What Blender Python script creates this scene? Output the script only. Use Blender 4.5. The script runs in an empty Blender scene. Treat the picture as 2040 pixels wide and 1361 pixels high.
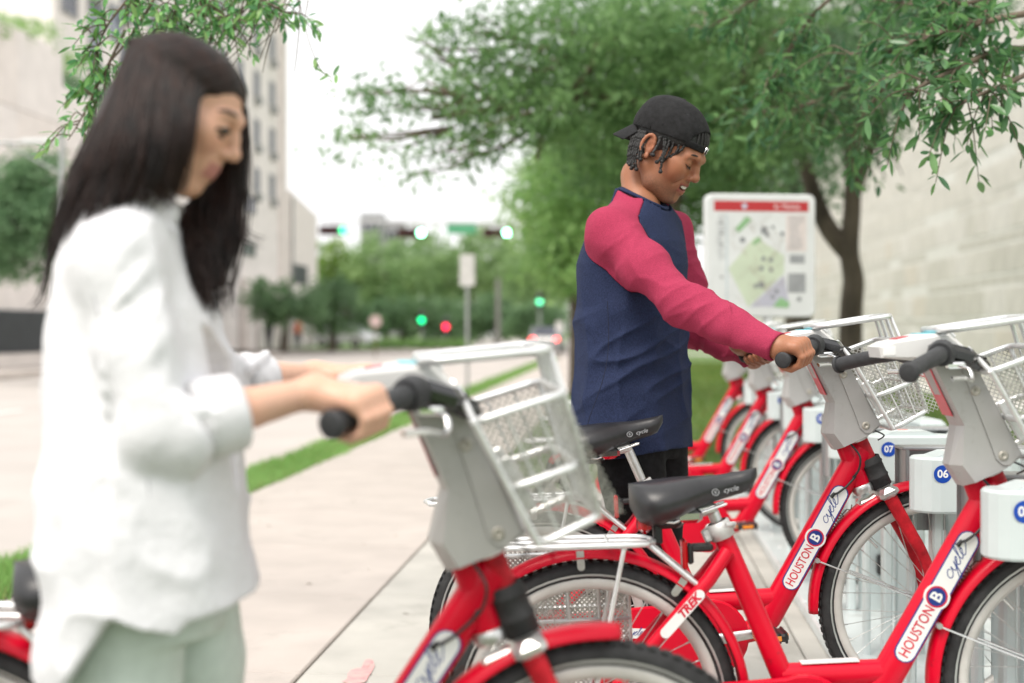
import bpy, bmesh, math, random
import numpy as np
from mathutils import Vector, Matrix

# ---------------------------------------------------------------- scene, camera, sky, sun
scene = bpy.context.scene
R = math.radians
CAM_Z, FPX, CX, HY = 1.17, 2833.0, 1020.0, 655.0     # eye height, focal length and horizon in photo pixels
cam_data = bpy.data.cameras.new('camera')
cam = bpy.data.objects.new('camera', cam_data)
scene.collection.objects.link(cam)
cam.location = (0, 0, CAM_Z)
cam.rotation_euler = (R(90), 0, 0)
cam_data.lens = 50
cam_data.sensor_width = 36
cam_data.shift_y = -0.0125
cam_data.clip_end = 3000
cam_data.dof.use_dof = True
cam_data.dof.focus_distance = 3.80
cam_data.dof.aperture_fstop = 1.9
scene.camera = cam

SUN_EL, SUN_AZ = R(58), R(215)       # high sun behind thin cloud, from behind and left of the camera
world = bpy.data.worlds.new('World')
scene.world = world
world.use_nodes = True
wn = world.node_tree
bg = wn.nodes['Background']
skyt = wn.nodes.new('ShaderNodeTexSky')
skyt.sky_type = 'NISHITA'
skyt.sun_disc = False
skyt.sun_elevation = SUN_EL
skyt.sun_rotation = SUN_AZ
skyt.air_density = 1.0
skyt.dust_density = 6.0
skyt.ozone_density = 1.0
hs = wn.nodes.new('ShaderNodeHueSaturation')
hs.inputs['Saturation'].default_value = 0.12
mixn = wn.nodes.new('ShaderNodeMix'); mixn.data_type = 'RGBA'
mixn.inputs['Factor'].default_value = 0.72
mixn.inputs['B'].default_value = (8.9, 8.9, 8.9, 1)          # even veil of cloud over the whole sky
wn.links.new(skyt.outputs['Color'], hs.inputs['Color'])
wn.links.new(hs.outputs['Color'], mixn.inputs['A'])
wn.links.new(mixn.outputs['Result'], bg.inputs['Color'])
bg.inputs['Strength'].default_value = 0.12

sun_d = bpy.data.lights.new('sun', 'SUN')
sun_d.energy = 1.7
sun_d.angle = R(24)
sun_d.color = (1.0, 0.92, 0.82)
sun = bpy.data.objects.new('sun', sun_d)
scene.collection.objects.link(sun)
# direction the light comes from (camera looks along +y)
sun_dir = Vector((math.sin(SUN_AZ) * math.cos(SUN_EL), math.cos(SUN_AZ) * math.cos(SUN_EL), math.sin(SUN_EL)))
sun.rotation_euler = sun_dir.to_track_quat('Z', 'Y').to_euler()

vs = scene.view_settings
vs.view_transform = 'Standard'
vs.look = 'None'
vs.exposure = 0.66
vs.gamma = 1
vs.use_curve_mapping = False
scene.cycles.use_denoising = True
scene.cycles.max_bounces = 8
scene.cycles.diffuse_bounces = 4
scene.cycles.glossy_bounces = 3
scene.cycles.transmission_bounces = 4
scene.cycles.transparent_max_bounces = 6
scene.cycles.caustics_reflective = False
scene.cycles.caustics_refractive = False
scene.cycles.sample_clamp_indirect = 6

C = scene.collection
rng = np.random.default_rng(7)
random.seed(7)

def at(px, py, d):
    return Vector(((px - CX) * d / FPX, d, CAM_Z + (HY - py) * d / FPX))
TH = R(4.6)                                    # the street runs 4.6 degrees to the right of the view
def ST(X, Y, z=0.0):                           # street coordinates (across, along) to world
    return Vector((X * math.cos(TH) + Y * math.sin(TH), -X * math.sin(TH) + Y * math.cos(TH), z))
STM = Matrix.Rotation(-TH, 4, 'Z')

# ---------------------------------------------------------------- materials
MATS = {}
def M(name, col, rough=.5, metal=0.0, var=.1, scale=12.0, bump=0.0, bscale=150.0, coat=0.0, col2=None, spec=.5, trans=0.0, sss=0.0, stretch=None, detail=5, scuff=None):
    if name in MATS: return MATS[name]
    m = bpy.data.materials.new(name); m.use_nodes = True
    nt = m.node_tree; N = nt.nodes; L = nt.links
    b = N['Principled BSDF']
    tc = N.new('ShaderNodeTexCoord')
    src = tc.outputs['Object']
    if stretch:
        mp = N.new('ShaderNodeMapping'); mp.inputs['Scale'].default_value = stretch
        L.new(src, mp.inputs['Vector']); src = mp.outputs['Vector']
    nz = N.new('ShaderNodeTexNoise'); nz.inputs['Scale'].default_value = scale; nz.inputs['Detail'].default_value = detail
    L.new(src, nz.inputs['Vector'])
    mx = N.new('ShaderNodeMix'); mx.data_type = 'RGBA'
    c = np.array(col[:3])
    c2 = np.array(col2[:3]) if col2 else np.clip(c * (1 + var * 1.6), 0, 1)
    c1 = c if col2 else np.clip(c * (1 - var * 1.6), 0, 1)
    mx.inputs['A'].default_value = (*c1, 1); mx.inputs['B'].default_value = (*c2, 1)
    cr = N.new('ShaderNodeMapRange'); cr.inputs['From Min'].default_value = .3; cr.inputs['From Max'].default_value = .7
    L.new(nz.outputs['Fac'], cr.inputs['Value']); L.new(cr.outputs['Result'], mx.inputs['Factor'])
    out = mx.outputs['Result']
    if scuff:                                            # scuffs, stains and grime: (colour, noise scale, threshold, strength)
        n3 = N.new('ShaderNodeTexNoise'); n3.inputs['Scale'].default_value = scuff[1]; n3.inputs['Detail'].default_value = 9; n3.inputs['Roughness'].default_value = .68
        L.new(src, n3.inputs['Vector'])
        m3 = N.new('ShaderNodeMapRange'); m3.inputs['From Min'].default_value = scuff[2]; m3.inputs['From Max'].default_value = scuff[2] + .10; m3.inputs['To Max'].default_value = scuff[3]
        L.new(n3.outputs['Fac'], m3.inputs['Value'])
        mx3 = N.new('ShaderNodeMix'); mx3.data_type = 'RGBA'; mx3.inputs['B'].default_value = (*scuff[0], 1)
        L.new(m3.outputs['Result'], mx3.inputs['Factor']); L.new(out, mx3.inputs['A']); out = mx3.outputs['Result']
    L.new(out, b.inputs['Base Color'])
    b.inputs['Roughness'].default_value = rough
    b.inputs['Metallic'].default_value = metal
    b.inputs['Specular IOR Level'].default_value = spec
    if coat: b.inputs['Coat Weight'].default_value = coat; b.inputs['Coat Roughness'].default_value = .08
    if trans: b.inputs['Transmission Weight'].default_value = trans
    if sss:
        b.inputs['Subsurface Weight'].default_value = sss
        b.inputs['Subsurface Radius'].default_value = (.012, .004, .002)
        b.inputs['Subsurface Scale'].default_value = 1.0
    if bump:
        n2 = N.new('ShaderNodeTexNoise'); n2.inputs['Scale'].default_value = bscale; n2.inputs['Detail'].default_value = 4
        L.new(src, n2.inputs['Vector'])
        bp = N.new('ShaderNodeBump'); bp.inputs['Strength'].default_value = bump; bp.inputs['Distance'].default_value = .01
        L.new(n2.outputs['Fac'], bp.inputs['Height']); L.new(bp.outputs['Normal'], b.inputs['Normal'])
    MATS[name] = m
    return m

def emis(name, col, strength):
    if name in MATS: return MATS[name]
    m = M(name, col, .4)
    b = m.node_tree.nodes['Principled BSDF']
    b.inputs['Emission Color'].default_value = (*col, 1); b.inputs['Emission Strength'].default_value = strength
    return m

def tint_mat(name, rough=.5, spec=.4, sss=0.0, bump=0.0, bscale=300.0, translucent=0.0):
    """colour comes from the mesh's own 'tint' attribute (leaf to leaf or skin-region differences), fine mottling on top"""
    if name in MATS: return MATS[name]
    m = bpy.data.materials.new(name); m.use_nodes = True
    nt = m.node_tree; N = nt.nodes; L = nt.links
    b = N['Principled BSDF']
    a = N.new('ShaderNodeAttribute'); a.attribute_name = 'tint'
    tc = N.new('ShaderNodeTexCoord')
    nz = N.new('ShaderNodeTexNoise'); nz.inputs['Scale'].default_value = bscale * .3; nz.inputs['Detail'].default_value = 4
    L.new(tc.outputs['Object'], nz.inputs['Vector'])
    mr = N.new('ShaderNodeMapRange'); mr.inputs['To Min'].default_value = .86; mr.inputs['To Max'].default_value = 1.14
    L.new(nz.outputs['Fac'], mr.inputs['Value'])
    mu = N.new('ShaderNodeVectorMath'); mu.operation = 'SCALE'
    L.new(a.outputs['Color'], mu.inputs[0]); L.new(mr.outputs['Result'], mu.inputs['Scale'])
    L.new(mu.outputs['Vector'], b.inputs['Base Color'])
    b.inputs['Roughness'].default_value = rough; b.inputs['Specular IOR Level'].default_value = spec
    if sss:
        b.inputs['Subsurface Weight'].default_value = sss
        b.inputs['Subsurface Radius'].default_value = (.010, .004, .002); b.inputs['Subsurface Scale'].default_value = 1.0
    if bump:
        n2 = N.new('ShaderNodeTexNoise'); n2.inputs['Scale'].default_value = bscale; n2.inputs['Detail'].default_value = 3
        L.new(tc.outputs['Object'], n2.inputs['Vector'])
        bp = N.new('ShaderNodeBump'); bp.inputs['Strength'].default_value = bump; bp.inputs['Distance'].default_value = .004
        L.new(n2.outputs['Fac'], bp.inputs['Height']); L.new(bp.outputs['Normal'], b.inputs['Normal'])
    if translucent:
        tr = N.new('ShaderNodeBsdfTranslucent'); L.new(mu.outputs['Vector'], tr.inputs['Color'])
        ms = N.new('ShaderNodeMixShader'); ms.inputs['Fac'].default_value = translucent
        L.new(b.outputs['BSDF'], ms.inputs[1]); L.new(tr.outputs['BSDF'], ms.inputs[2])
        L.new(ms.outputs['Shader'], N['Material Output'].inputs['Surface'])
    MATS[name] = m
    return m

# ---------------------------------------------------------------- object helpers
def link(o, parent=None):
    C.objects.link(o)
    if parent is not None: o.parent = parent
    return o
def tag(o, label=None, cat=None, group=None, kind=None):
    if label: o['label'] = label
    if cat: o['category'] = cat
    if group: o['group'] = group
    if kind: o['kind'] = kind
    return o
def empty(name, loc=(0, 0, 0), rot=(0, 0, 0), label=None, cat=None, group=None):
    o = bpy.data.objects.new(name, None); o.location = loc; o.rotation_euler = rot
    o.empty_display_size = .1
    return tag(link(o), label, cat, group)
def kids(o): return [c for c in bpy.data.objects if c.parent == o]
def copy_tree(o, parent=None):
    c = o.copy(); C.objects.link(c)
    if parent is not None: c.parent = parent
    for ch in kids(o): copy_tree(ch, c)
    return c

def mesh_np(name, V, F, mat=None, parent=None, smooth=True, tint=None):
    """V (n,3) array, F (m,k) array of equal-size faces"""
    V = np.asarray(V, np.float32); F = np.asarray(F, np.int32)
    me = bpy.data.meshes.new(name)
    k = F.shape[1]
    me.vertices.add(len(V)); me.vertices.foreach_set('co', V.ravel())
    me.loops.add(F.size); me.loops.foreach_set('vertex_index', F.ravel())
    me.polygons.add(len(F)); me.polygons.foreach_set('loop_start', np.arange(0, F.size, k, dtype=np.int32))
    me.polygons.foreach_set('use_smooth', np.full(len(F), smooth))
    me.update(calc_edges=True)
    if tint is not None:
        a = me.color_attributes.new('tint', 'FLOAT_COLOR', 'POINT')
        a.data.foreach_set('color', np.c_[np.asarray(tint, np.float32), np.ones(len(V), np.float32)].ravel())
    if mat: me.materials.append(mat)
    o = bpy.data.objects.new(name, me)
    return link(o, parent)

class MB:
    """collects shapes and links them as ONE mesh object"""
    def __init__(s): s.v = []; s.f = []; s.sm = []
    def add(s, vs, fs, smooth=True, mtx=None):
        n = len(s.v)
        if mtx is not None: vs = [mtx @ Vector(v) for v in vs]
        s.v += [tuple(v) for v in vs]; s.f += [tuple(i + n for i in f) for f in fs]; s.sm += [smooth] * len(fs)
        return s
    def box(s, c, size, rot=None, bev=0.0, mtx=None):
        hx, hy, hz = size[0] / 2, size[1] / 2, size[2] / 2
        M4 = Matrix.Translation(c) @ (rot.to_4x4() if rot is not None else Matrix())
        if mtx is not None: M4 = mtx @ M4
        if bev <= 0:
            v = [(x, y, z) for x in (-hx, hx) for y in (-hy, hy) for z in (-hz, hz)]
            f = [(0, 1, 3, 2), (4, 6, 7, 5), (0, 4, 5, 1), (2, 3, 7, 6), (0, 2, 6, 4), (1, 5, 7, 3)]
            return s.add(v, f, False, M4)
        b = min(bev, hx * .9, hy * .9, hz * .9)
        ring = lambda hx, hy, z: [(hx - b, -hy, z), (hx, -hy + b, z), (hx, hy - b, z), (hx - b, hy, z), (-hx + b, hy, z), (-hx, hy - b, z), (-hx, -hy + b, z), (-hx + b, -hy, z)]
        rings = [ring(hx - b, hy - b, -hz), ring(hx, hy, -hz + b), ring(hx, hy, hz - b), ring(hx - b, hy - b, hz)]
        v = sum(rings, []); f = []
        for r in range(3):
            for i in range(8):
                j = (i + 1) % 8; f.append((r * 8 + i, r * 8 + j, r * 8 + 8 + j, r * 8 + 8 + i))
        f.append(tuple(range(7, -1, -1))); f.append(tuple(range(24, 32)))
        return s.add(v, f, False, M4)
    def tube(s, pts, r, n=8, cap=True, closed=False, flat=1.0, side=None, mtx=None, expo=2.0):
        """swept tube; r scalar or list; flat scales the section across `side`"""
        P = [Vector(p) for p in pts]; m = len(P)
        rr = r if hasattr(r, '__len__') else [r] * m
        vs = []; prev = None
        for i in range(m):
            if closed: t = P[(i + 1) % m] - P[i - 1]
            else: t = P[min(i + 1, m - 1)] - P[max(i - 1, 0)]
            if t.length < 1e-9: t = Vector((0, 0, 1))
            t.normalize()
            if side is not None: ref = Vector(side)
            elif prev is None: ref = Vector((0, 0, 1)) if abs(t.z) < .9 else Vector((1, 0, 0))
            else: ref = prev
            a = ref - t * ref.dot(t)
            if a.length < 1e-6: a = t.orthogonal()
            a.normalize(); prev = a; b = t.cross(a)
            for k in range(n):
                an = 2 * math.pi * k / n
                c, sn = math.cos(an), math.sin(an)
                if expo != 2:
                    q = (abs(c) ** expo + abs(sn) ** expo) ** (-1 / expo); c *= q; sn *= q
                vs.append(P[i] + (a * c * flat + b * sn) * rr[i])
        fs = []
        for i in range(m if closed else m - 1):
            j = (i + 1) % m
            for k in range(n):
                l = (k + 1) % n; fs.append((i * n + k, i * n + l, j * n + l, j * n + k))
        s.add(vs, fs, True, mtx)
        if cap and not closed:
            s.add(vs[:n], [tuple(range(n - 1, -1, -1))], False, mtx); s.add(vs[-n:], [tuple(range(n))], False, mtx)
        return s
    def lathe(s, prof, n=24, c=(0, 0, 0), axis='z', mtx=None, smooth=True):
        """prof: list of (radius, height)"""
        vs = []; fs = []
        for (r, h) in prof:
            for k in range(n):
                a = 2 * math.pi * k / n
                x, y = r * math.cos(a), r * math.sin(a)
                p = {'z': (x, y, h), 'y': (x, h, y), 'x': (h, x, y)}[axis]
                vs.append((p[0] + c[0], p[1] + c[1], p[2] + c[2]))
        for i in range(len(prof) - 1):
            for k in range(n):
                l = (k + 1) % n
                q = (i * n + k, i * n + l, i * n + n + l, i * n + n + k)
                fs.append(q if axis != 'y' else q[::-1])
        return s.add(vs, fs, smooth, mtx)
    def ball(s, c, r, n=10, m=7, mtx=None):
        rx, ry, rz = r if hasattr(r, '__len__') else (r, r, r)
        vs = []; fs = []
        for i in range(m + 1):
            th = math.pi * i / m
            for k in range(n):
                a = 2 * math.pi * k / n
                vs.append((c[0] + rx * math.sin(th) * math.cos(a), c[1] + ry * math.sin(th) * math.sin(a), c[2] + rz * math.cos(th)))
        for i in range(m):
            for k in range(n):
                l = (k + 1) % n; fs.append((i * n + k, i * n + n + k, i * n + n + l, i * n + l))
        return s.add(vs, fs, True, mtx)
    def prism(s, poly, y0, y1, plane='xz', mtx=None, inset=0.0):
        """extrude a polygon given in a plane; optional chamfer towards both faces"""
        n = len(poly)
        def P(u, v, w): return (u, w, v) if plane == 'xz' else ((u, v, w) if plane == 'xy' else (w, u, v))
        cu = sum(p[0] for p in poly) / n; cv = sum(p[1] for p in poly) / n
        def shr(p):
            d = math.hypot(p[0] - cu, p[1] - cv) or 1
            return (p[0] - (p[0] - cu) / d * inset, p[1] - (p[1] - cv) / d * inset)
        if inset:
            sg = 1 if y1 > y0 else -1
            lay = [([shr(p) for p in poly], y0), (poly, y0 + sg * inset), (poly, y1 - sg * inset), ([shr(p) for p in poly], y1)]
        else: lay = [(poly, y0), (poly, y1)]
        vs = [P(p[0], p[1], w) for pl, w in lay for p in pl]; fs = []
        for r in range(len(lay) - 1):
            for i in range(n):
                j = (i + 1) % n; fs.append((r * n + i, r * n + j, r * n + n + j, r * n + n + i))
        fs.append(tuple(range(n))[::-1]); fs.append(tuple(range((len(lay) - 1) * n, len(lay) * n)))
        return s.add(vs, fs, False, mtx)
    def build(s, name, mat=None, parent=None, fix=True):
        me = bpy.data.meshes.new(name)
        me.from_pydata(s.v, [], s.f)
        me.polygons.foreach_set('use_smooth', s.sm)
        me.update()
        if fix:
            bm = bmesh.new(); bm.from_mesh(me); bmesh.ops.recalc_face_normals(bm, faces=bm.faces); bm.to_mesh(me); bm.free()
        if mat: me.materials.append(mat)
        return link(bpy.data.objects.new(name, me), parent)

def catmull(pts, k=6):
    P = [Vector(p) for p in pts]; out = []
    for i in range(len(P) - 1):
        p0, p1, p2, p3 = P[max(i - 1, 0)], P[i], P[i + 1], P[min(i + 2, len(P) - 1)]
        for j in range(k):
            t = j / k
            out.append(.5 * ((2 * p1) + (p2 - p0) * t + (2 * p0 - 5 * p1 + 4 * p2 - p3) * t * t + (3 * p1 - p0 - 3 * p2 + p3) * t ** 3))
    out.append(P[-1]); return out

def text_mesh(body, size, shear=0.0, bold=0.0):
    cu = bpy.data.curves.new('lettering', 'FONT'); cu.body = body; cu.size = size
    cu.align_x = 'CENTER'; cu.align_y = 'CENTER'; cu.shear = shear; cu.offset = bold; cu.resolution_u = 3
    cu.extrude = size * .004
    o = bpy.data.objects.new('lettering', cu); C.objects.link(o)
    me = bpy.data.meshes.new_from_object(o)
    vs = [tuple(v.co) for v in me.vertices]; fs = [tuple(p.vertices) for p in me.polygons]
    bpy.data.objects.remove(o); bpy.data.curves.remove(cu); bpy.data.meshes.remove(me)
    return vs, fs
def frame_mtx(o, ax, up):
    ax = Vector(ax).normalized(); up = Vector(up); up = (up - ax * up.dot(ax)).normalized(); n = ax.cross(up)
    m = Matrix.Identity(4)
    for i in range(3): m[i][0] = ax[i]; m[i][1] = up[i]; m[i][2] = n[i]; m[i][3] = o[i]
    return m

# ---------------------------------------------------------------- implicit surfaces for bodies and clothes
def smin(a, b, k):
    h = np.clip(.5 + .5 * (b - a) / k, 0, 1)
    return b * (1 - h) + a * h - k * h * (1 - h)
class Vol:
    def __init__(s, lo, hi, h):
        s.lo = np.array(lo, float); s.h = h
        s.n = np.ceil((np.array(hi) - s.lo) / h).astype(int) + 1
        s.ax = [s.lo[i] + h * np.arange(s.n[i]) for i in range(3)]
        s.F = np.full(s.n, 1.0, np.float32)
    def win(s, lo, hi):
        sl = []
        for i in range(3):
            a = int(np.clip(math.floor((lo[i] - s.lo[i]) / s.h), 0, s.n[i])); b = int(np.clip(math.ceil((hi[i] - s.lo[i]) / s.h) + 1, 0, s.n[i]))
            sl.append(slice(a, b))
        X, Y, Z = np.meshgrid(s.ax[0][sl[0]], s.ax[1][sl[1]], s.ax[2][sl[2]], indexing='ij', sparse=True)
        return tuple(sl), X, Y, Z
    def put(s, sl, d, k, mode):
        if d.size == 0: return
        if mode == 'add': s.F[sl] = smin(s.F[sl], d, k) if k > 0 else np.minimum(s.F[sl], d)
        elif mode == 'sub': s.F[sl] = -smin(-s.F[sl], d, k) if k > 0 else np.maximum(s.F[sl], -d)
    def cone(s, a, b, ra, rb, k=.01, mode='add'):
        a = np.array(a, float); b = np.array(b, float); m = max(ra, rb) + k + 4 * s.h
        sl, X, Y, Z = s.win(np.minimum(a, b) - m, np.maximum(a, b) + m)
        ab = b - a; L = max((ab ** 2).sum(), 1e-12)
        t = np.clip(((X - a[0]) * ab[0] + (Y - a[1]) * ab[1] + (Z - a[2]) * ab[2]) / L, 0, 1)
        d = np.sqrt((X - a[0] - t * ab[0]) ** 2 + (Y - a[1] - t * ab[1]) ** 2 + (Z - a[2] - t * ab[2]) ** 2) - (ra + (rb - ra) * t)
        s.put(sl, d, k, mode)
    def chain(s, pts, rs, k=.01, mode='add'):
        for i in range(len(pts) - 1): s.cone(pts[i], pts[i + 1], rs[i], rs[i + 1], k, mode)
    def ell(s, c, r, k=.01, mode='add', rot=None):
        c = np.array(c, float); r = np.array(r, float) if hasattr(r, '__len__') else np.array([r] * 3, float)
        m = r.max() + k + 4 * s.h
        sl, X, Y, Z = s.win(c - m, c + m)
        x, y, z = X - c[0], Y - c[1], Z - c[2]
        if rot is not None:
            q = np.array(rot.transposed() if hasattr(rot, 'transposed') else rot.T)
            x, y, z = q[0][0] * x + q[0][1] * y + q[0][2] * z, q[1][0] * x + q[1][1] * y + q[1][2] * z, q[2][0] * x + q[2][1] * y + q[2][2] * z
        k0 = np.sqrt((x / r[0]) ** 2 + (y / r[1]) ** 2 + (z / r[2]) ** 2)
        k1 = np.sqrt((x / r[0] ** 2) ** 2 + (y / r[1] ** 2) ** 2 + (z / r[2] ** 2) ** 2)
        s.put(sl, k0 * (k0 - 1) / np.maximum(k1, 1e-6), k, mode)
    def loft(s, sec, ang=0.0, k=.01, mode='add', expo=2.0):
        """sec: (z, cx, cy, half along facing, half across) rising in z; ang turns the section about z"""
        sec = np.array(sec, float); z0, z1 = sec[0, 0], sec[-1, 0]
        m = sec[:, 3:].max() + k + 4 * s.h
        sl, X, Y, Z = s.win((sec[:, 1].min() - m, sec[:, 2].min() - m, z0 - k - 4 * s.h), (sec[:, 1].max() + m, sec[:, 2].max() + m, z1 + k + 4 * s.h))
        zz = np.clip(Z, z0, z1)
        g = [np.interp(zz.ravel(), sec[:, 0], sec[:, i]).reshape(zz.shape) for i in range(1, 5)]
        ca, sa = math.cos(ang), math.sin(ang)
        u = (X - g[0]) * ca + (Y - g[1]) * sa; v = -(X - g[0]) * sa + (Y - g[1]) * ca
        q = (np.abs(u / g[2]) ** expo + np.abs(v / g[3]) ** expo) ** (1 / expo)
        d = (q - 1) * np.minimum(g[2], g[3])
        d = np.maximum(d, np.maximum(z0 - Z, Z - z1))
        s.put(sl, d.astype(np.float32), k, mode)
    def cut(s, n, o):                       # keep the side where (p-o).n < 0
        X, Y, Z = np.meshgrid(*s.ax, indexing='ij', sparse=True)
        d = (X - o[0]) * n[0] + (Y - o[1]) * n[1] + (Z - o[2]) * n[2]
        s.F = np.maximum(s.F, d.astype(np.float32))
    def grid(s): return np.meshgrid(*s.ax, indexing='ij', sparse=True)
    def noise(s, freq, amp, seed=0, rot=None, where=None, ridge=False):
        """cloth folds: smooth value noise with a frequency per axis, added to the field near the surface"""
        r = np.random.default_rng(seed)
        T = r.random((32, 32, 32)).astype(np.float32)
        near = np.abs(s.F) < .04
        if where is not None: near &= np.broadcast_to(where, s.F.shape) > 0
        ii = np.nonzero(near)
        if len(ii[0]) == 0: return
        X, Y, Z = s.ax[0][ii[0]], s.ax[1][ii[1]], s.ax[2][ii[2]]
        if rot is not None:
            q = np.array(rot)
            X, Y, Z = q[0][0] * X + q[0][1] * Y + q[0][2] * Z, q[1][0] * X + q[1][1] * Y + q[1][2] * Z, q[2][0] * X + q[2][1] * Y + q[2][2] * Z
        ix = []; fx = []
        for A, f in zip((X, Y, Z), freq):
            A = A * f + 100.0; i = np.floor(A).astype(np.int32); t = (A - i).astype(np.float32); ix.append(i & 31); fx.append(t * t * (3 - 2 * t))
        v = 0
        for a in (0, 1):
            wa = fx[0] if a else 1 - fx[0]
            for b in (0, 1):
                wb = fx[1] if b else 1 - fx[1]
                for c in (0, 1):
                    v = v + T[(ix[0] + a) & 31, (ix[1] + b) & 31, (ix[2] + c) & 31] * wa * wb * (fx[2] if c else 1 - fx[2])
        d = -amp * ((1 - np.abs(2 * v - 1)) ** 3 * 1.6 - .5) if ridge else (v - .5) * 2 * amp
        if where is not None: d = d * np.broadcast_to(where, s.F.shape)[ii]
        s.F[ii] += d.astype(np.float32)
    def mesh(s, smooth=2, lvl=0.0):
        F = s.F - lvl; S = F < 0; n = s.n
        cs = S[:-1, :-1, :-1].astype(np.int8); cnt = np.zeros(n - 1, np.int8)
        for a in (0, 1):
            for b in (0, 1):
                for c in (0, 1): cnt += S[a:n[0] - 1 + a, b:n[1] - 1 + b, c:n[2] - 1 + c]
        act = (cnt > 0) & (cnt < 8)
        idx = np.full(n - 1, -1, np.int64); ci = np.argwhere(act); idx[act] = np.arange(len(ci))
        acc = np.zeros((len(ci), 3)); num = np.zeros(len(ci))
        cor = [(a, b, c) for a in (0, 1) for b in (0, 1) for c in (0, 1)]
        for p in cor:
            for ax in range(3):
                if p[ax]: continue
                q = list(p); q[ax] = 1
                f0 = F[ci[:, 0] + p[0], ci[:, 1] + p[1], ci[:, 2] + p[2]]; f1 = F[ci[:, 0] + q[0], ci[:, 1] + q[1], ci[:, 2] + q[2]]
                x = (f0 < 0) != (f1 < 0); t = np.where(x, f0 / np.where(x, f0 - f1, 1), 0)
                pt = np.tile(np.array(p, float), (len(ci), 1)); pt[:, ax] += t
                acc += np.where(x[:, None], pt, 0); num += x
        V = (ci + acc / num[:, None]) * s.h + s.lo
        faces = []
        for ax in range(3):
            o1, o2 = [(1, 2), (2, 0), (0, 1)][ax]
            sa = [slice(None)] * 3; sb = [slice(None)] * 3
            sa[ax] = slice(0, n[ax] - 1); sb[ax] = slice(1, n[ax])
            A = S[tuple(sa)]; B = S[tuple(sb)]
            e = np.argwhere(A != B)
            e = e[(e[:, o1] > 0) & (e[:, o2] > 0) & (e[:, o1] < n[o1] - 1) & (e[:, o2] < n[o2] - 1)]
            ins = A[e[:, 0], e[:, 1], e[:, 2]]
            def cell(d1, d2):
                c = e.copy(); c[:, o1] += d1; c[:, o2] += d2
                return idx[c[:, 0], c[:, 1], c[:, 2]]
            q = np.stack([cell(-1, -1), cell(0, -1), cell(0, 0), cell(-1, 0)], 1)
            q[~ins] = q[~ins][:, ::-1]
            faces.append(q)
        Fc = np.concatenate(faces); Fc = Fc[(Fc >= 0).all(1)]
        V = lap(V, Fc, smooth)
        return V, Fc
def lap(V, Fc, it):
    if not it: return V
    E = np.concatenate([Fc[:, [0, 1]], Fc[:, [1, 2]], Fc[:, [2, 3]], Fc[:, [3, 0]]]); E = np.concatenate([E, E[:, ::-1]])
    deg = np.bincount(E[:, 0], minlength=len(V)).astype(float); deg[deg == 0] = 1
    for j in range(it):
        for w in (.55, -.5):
            m = np.stack([np.bincount(E[:, 0], V[E[:, 1], i], minlength=len(V)) for i in range(3)], 1) / deg[:, None]
            V = V + w * (m - V)
    return V
# ================================================================ THE SETTING
concrete = M('sidewalk_concrete', (.46, .412, .378), .85, var=.06, scale=2.2, bump=.15, bscale=90, scuff=((.30, .275, .25), 1.3, .56, .45))
concrete2 = M('pad_concrete', (.44, .425, .39), .85, var=.07, scale=3.0, bump=.18, bscale=90, scuff=((.27, .26, .23), 1.7, .55, .5))
roadm = M('road_concrete', (.45, .412, .385), .88, var=.05, scale=.6, bump=.1, bscale=60, scuff=((.33, .31, .29), .35, .55, .5))
jointm = M('joint_dirt', (.10, .12, .07), .95, var=.4, scale=9)
soil = M('soil', (.12, .10, .065), .95, var=.3, scale=14, bump=.4, bscale=60)
turf = M('turf_ground', (.10, .17, .045), .95, var=.35, scale=1.3, bump=.5, bscale=40)
paint_w = M('road_paint', (.78, .78, .76), .7, var=.08, scale=5)
grassm = tint_mat('grass_blades', .6, .3, translucent=.35)

# one ground sheet to the horizon
g = MB(); g.add([(-1500, -50, -.16), (1500, -50, -.16), (1500, 2500, -.16), (-1500, 2500, -.16)], [(0, 1, 2, 3)], False)
tag(g.build('ground', turf), kind='structure')
g = MB()
def sheet(mb, X0, X1, Y0, Y1, z): mb.add([ST(X0, Y0, z), ST(X1, Y0, z), ST(X1, Y1, z), ST(X0, Y1, z)], [(0, 1, 2, 3)], False)
sheet(g, -16.0, -3.25, -5, 190, -.15); sheet(g, -60, -16.0, 66, 78, -.15); sheet(g, -3.25, 40, 66, 78, -.15)
tag(g.build('road', roadm), kind='structure')
# painted lane lines
def strip_obj(name, X0, X1, Y0, Y1, z, mat, lab=None):
    m = MB(); m.box(((X0 + X1) / 2, (Y0 + Y1) / 2, z), (X1 - X0, Y1 - Y0, .006)); o = m.build(name, mat); o.matrix_world = STM.copy(); return o
roadmark = empty('road_markings'); tag(roadmark, kind='structure'); roadmark.matrix_world = STM.copy()
for k in range(9):
    for X in (-6.45, -9.75):
        m = MB(); m.box((X, 11.6 + k * 6.2 - (3 if X < -7 else 0), -.145), (.12, 2.6, .004)); m.build('lane_dash', paint_w, roadmark)
# kerbs: the near one along the verge, the far one before the buildings
for name, X0, X1, Y0, Y1 in (('kerb', -3.25, -3.10, -3, 66), ('kerb', -16.15, -16.0, 20, 66), ('kerb', -30, -3.25, 78, 78.15)):
    m = MB(); m.box(((X0 + X1) / 2, (Y0 + Y1) / 2, -.08), (X1 - X0, Y1 - Y0, .16), bev=.02); o = m.build(name, concrete); o.matrix_world = STM.copy(); tag(o, kind='structure')
m = MB(); m.box((-18.0, 43, -.08), (3.7, 46, .15)); o = m.build('far_pavement', concrete); o.matrix_world = STM.copy(); tag(o, kind='structure')
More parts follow.
